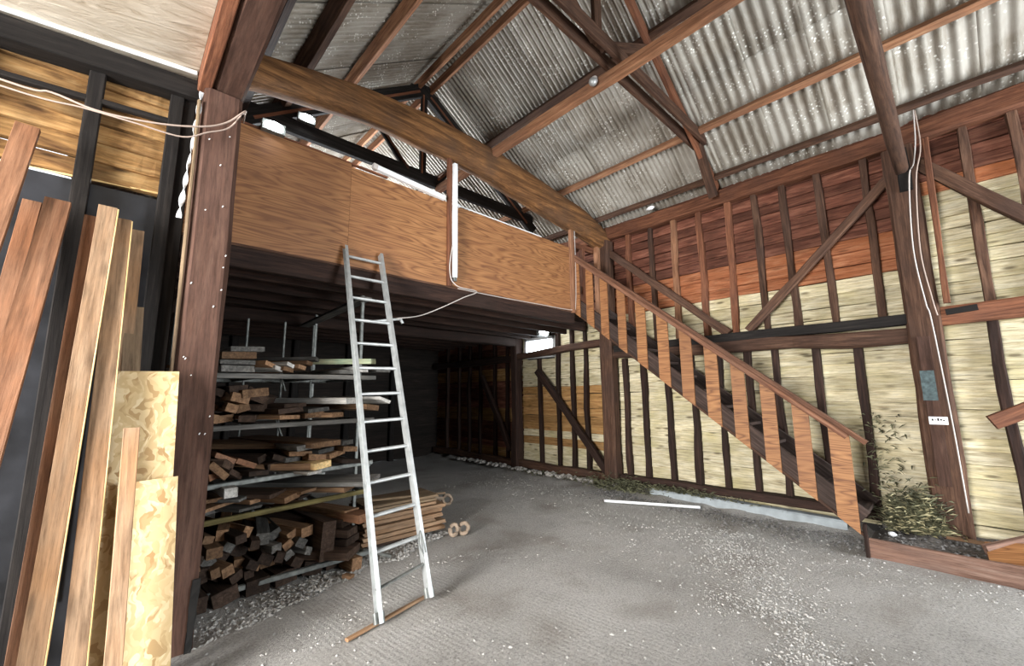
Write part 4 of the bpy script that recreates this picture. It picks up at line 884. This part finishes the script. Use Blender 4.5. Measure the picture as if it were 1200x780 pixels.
def fn_all(r):
    x = r.uniform(0.2, 6.1); y = r.uniform(-0.8, 7.0)
    if x+y < 1.6 or (x > 5.25 and y < 0.75): return None
    d = noise.noise(Vector((x*0.9, y*0.9, 4)))+0.5*noise.noise(Vector((x*3, y*3, 1)))
    if x > 4.6: d += 0.5
    if y > 3.4 and x < 2.6: d += 0.4
    if 0.3 < (y-2.2-0.55*x)+0.35 < 0.75 and x < 2.4: d += 0.6
    if d < r.uniform(-0.1, 0.75): return None
    return (x, y, 0.012*noise.noise(Vector((x*1.1, y*1.1, 0)))+0.006*noise.noise(Vector((x*5, y*5, 2))), 1.0)
M['grav_l'] = plain('gravel_light', (0.40, 0.39, 0.37), 0.85, nz=0.45, nscale=25); M['grav_d'] = plain('gravel_dark', (0.16, 0.155, 0.15), 0.9, nz=0.6, nscale=25)
g = pebbles('gravel', 12000, fn_all, M['grav_l'], 0.002, 0.014); tag(g, 'pale loose gravel scattered over the dusty floor', 'gravel')
def fn_drift(r):
    t = r.random(); x = 5.15-2.4*t+r.gauss(0, 0.28); y = 2.05-1.45*t+r.gauss(0, 0.22)
    if noise.noise(Vector((x*2.2, y*2.2, 8))) < r.uniform(-0.5, 0.35) or x > 5.25: return None
    return (x, y, 0.012*noise.noise(Vector((x*1.1, y*1.1, 0))), 1.0)
g = pebbles('gravel', 7000, fn_drift, M['grav_l'], 0.003, 0.013); tag(g, 'drift of pale gravel running from the stairs across the open floor', 'gravel')
def fn_rack(r):
    x = r.uniform(0.5, 2.9); y = 3.42+0.28*(x-0.5)+abs(r.gauss(0, 0.16))+0.15*noise.noise(Vector((x*3, 0, 1)))
    return (x, y, 0.0, 1.25)
g = pebbles('gravel', 2600, fn_rack, M['grav_l'], 0.004, 0.018); tag(g, 'coarse gravel drift along the foot of the lumber rack', 'gravel')
def fn_stair(r):
    y = r.uniform(0.8, 4.2); x = 5.95-abs(r.gauss(0, 0.28))
    return (x, y, 0.01, 1.2)
g = pebbles('gravel', 2600, fn_stair, M['grav_d'], 0.004, 0.02); tag(g, 'dark crumbs of grit along the plinth beneath the stairs', 'gravel')
def fn_step(r):
    x = r.uniform(5.4, 6.15); y = r.uniform(-1.2, 0.72); return (x, y, 0.12+0.04*(x-5.4), 1.2)
g = pebbles('gravel', 900, fn_step, M['grav_d'], 0.004, 0.02); tag(g, 'dark rubble crumbs on the raised dirt at the stair foot', 'gravel')
def blades(name, n, fn, mat, L0, L1, wd, label, cat, up_=0.5):
    V = []; F = []; r = random.Random(5)
    for k in range(n):
        x, y, z = fn(r); L = r.uniform(L0, L1); a = r.uniform(0, 6.28); e = r.uniform(-0.1, 1.0)*up_
        d = Vector((math.cos(a)*math.cos(e), math.sin(a)*math.cos(e), math.sin(e))); s = d.cross(Vector((0.3, 0.2, 1))).normalized()*wd; P = Vector((x, y, z))
        b0 = len(V); mid = P+d*L*0.55+Vector((0, 0, 0.012)); V += [tuple(P-s*0.4), tuple(P+s*0.4), tuple(mid+s), tuple(P+d*L), tuple(mid-s)]; F.append(tuple(b0+i for i in range(5)))
    me = bpy.data.meshes.new(name); me.from_pydata(V, [], F); me.update(); o = link(name, me, mat); o['kind'] = 'stuff'; tag(o, label, cat); return o
gs = lambda cx, cy, cz, sx, sy, sz: (lambda r: (cx+r.gauss(0, sx), cy+r.gauss(0, sy), cz+abs(r.gauss(0, sz))))
blades('weeds', 1100, gs(5.92, 3.9, 0.04, 0.09, 0.28, 0.07), M['grass'], 0.03, 0.11, 0.006, 'low green weeds around the middle wall post foot', 'weeds')
blades('weeds', 500, gs(5.98, 3.0, 0.13, 0.05, 0.45, 0.03), M['grass'], 0.03, 0.10, 0.006, 'thin weeds creeping along the pale plinth', 'weeds')
blades('weeds', 250, gs(5.95, 5.3, 0.05, 0.08, 0.5, 0.03), M['grass'], 0.03, 0.08, 0.006, 'sparse weeds on the rubble below the small window', 'weeds')
blades('hay_heap', 2000, gs(5.97, 0.44, 0.15, 0.06, 0.10, 0.16), M['grass'], 0.04, 0.14, 0.006, 'tangled green brown hay heaped against the wall beside the wide post', 'hay')
blades('straw', 500, gs(5.93, 0.46, 0.15, 0.07, 0.11, 0.15), M['straw'], 0.04, 0.12, 0.004, 'pale straw stalks mixed into the hay beside the wide post', 'straw')
blades('creeper', 120, lambda r: (6.14+r.uniform(-.03, .02), 0.72-0.25*r.random()**2+r.gauss(0, 0.05), r.uniform(0.5, 1.3)), M['grass'], 0.03, 0.09, 0.009, 'wispy creeper climbing the pale boards behind the stair foot', 'plant', 0.9)
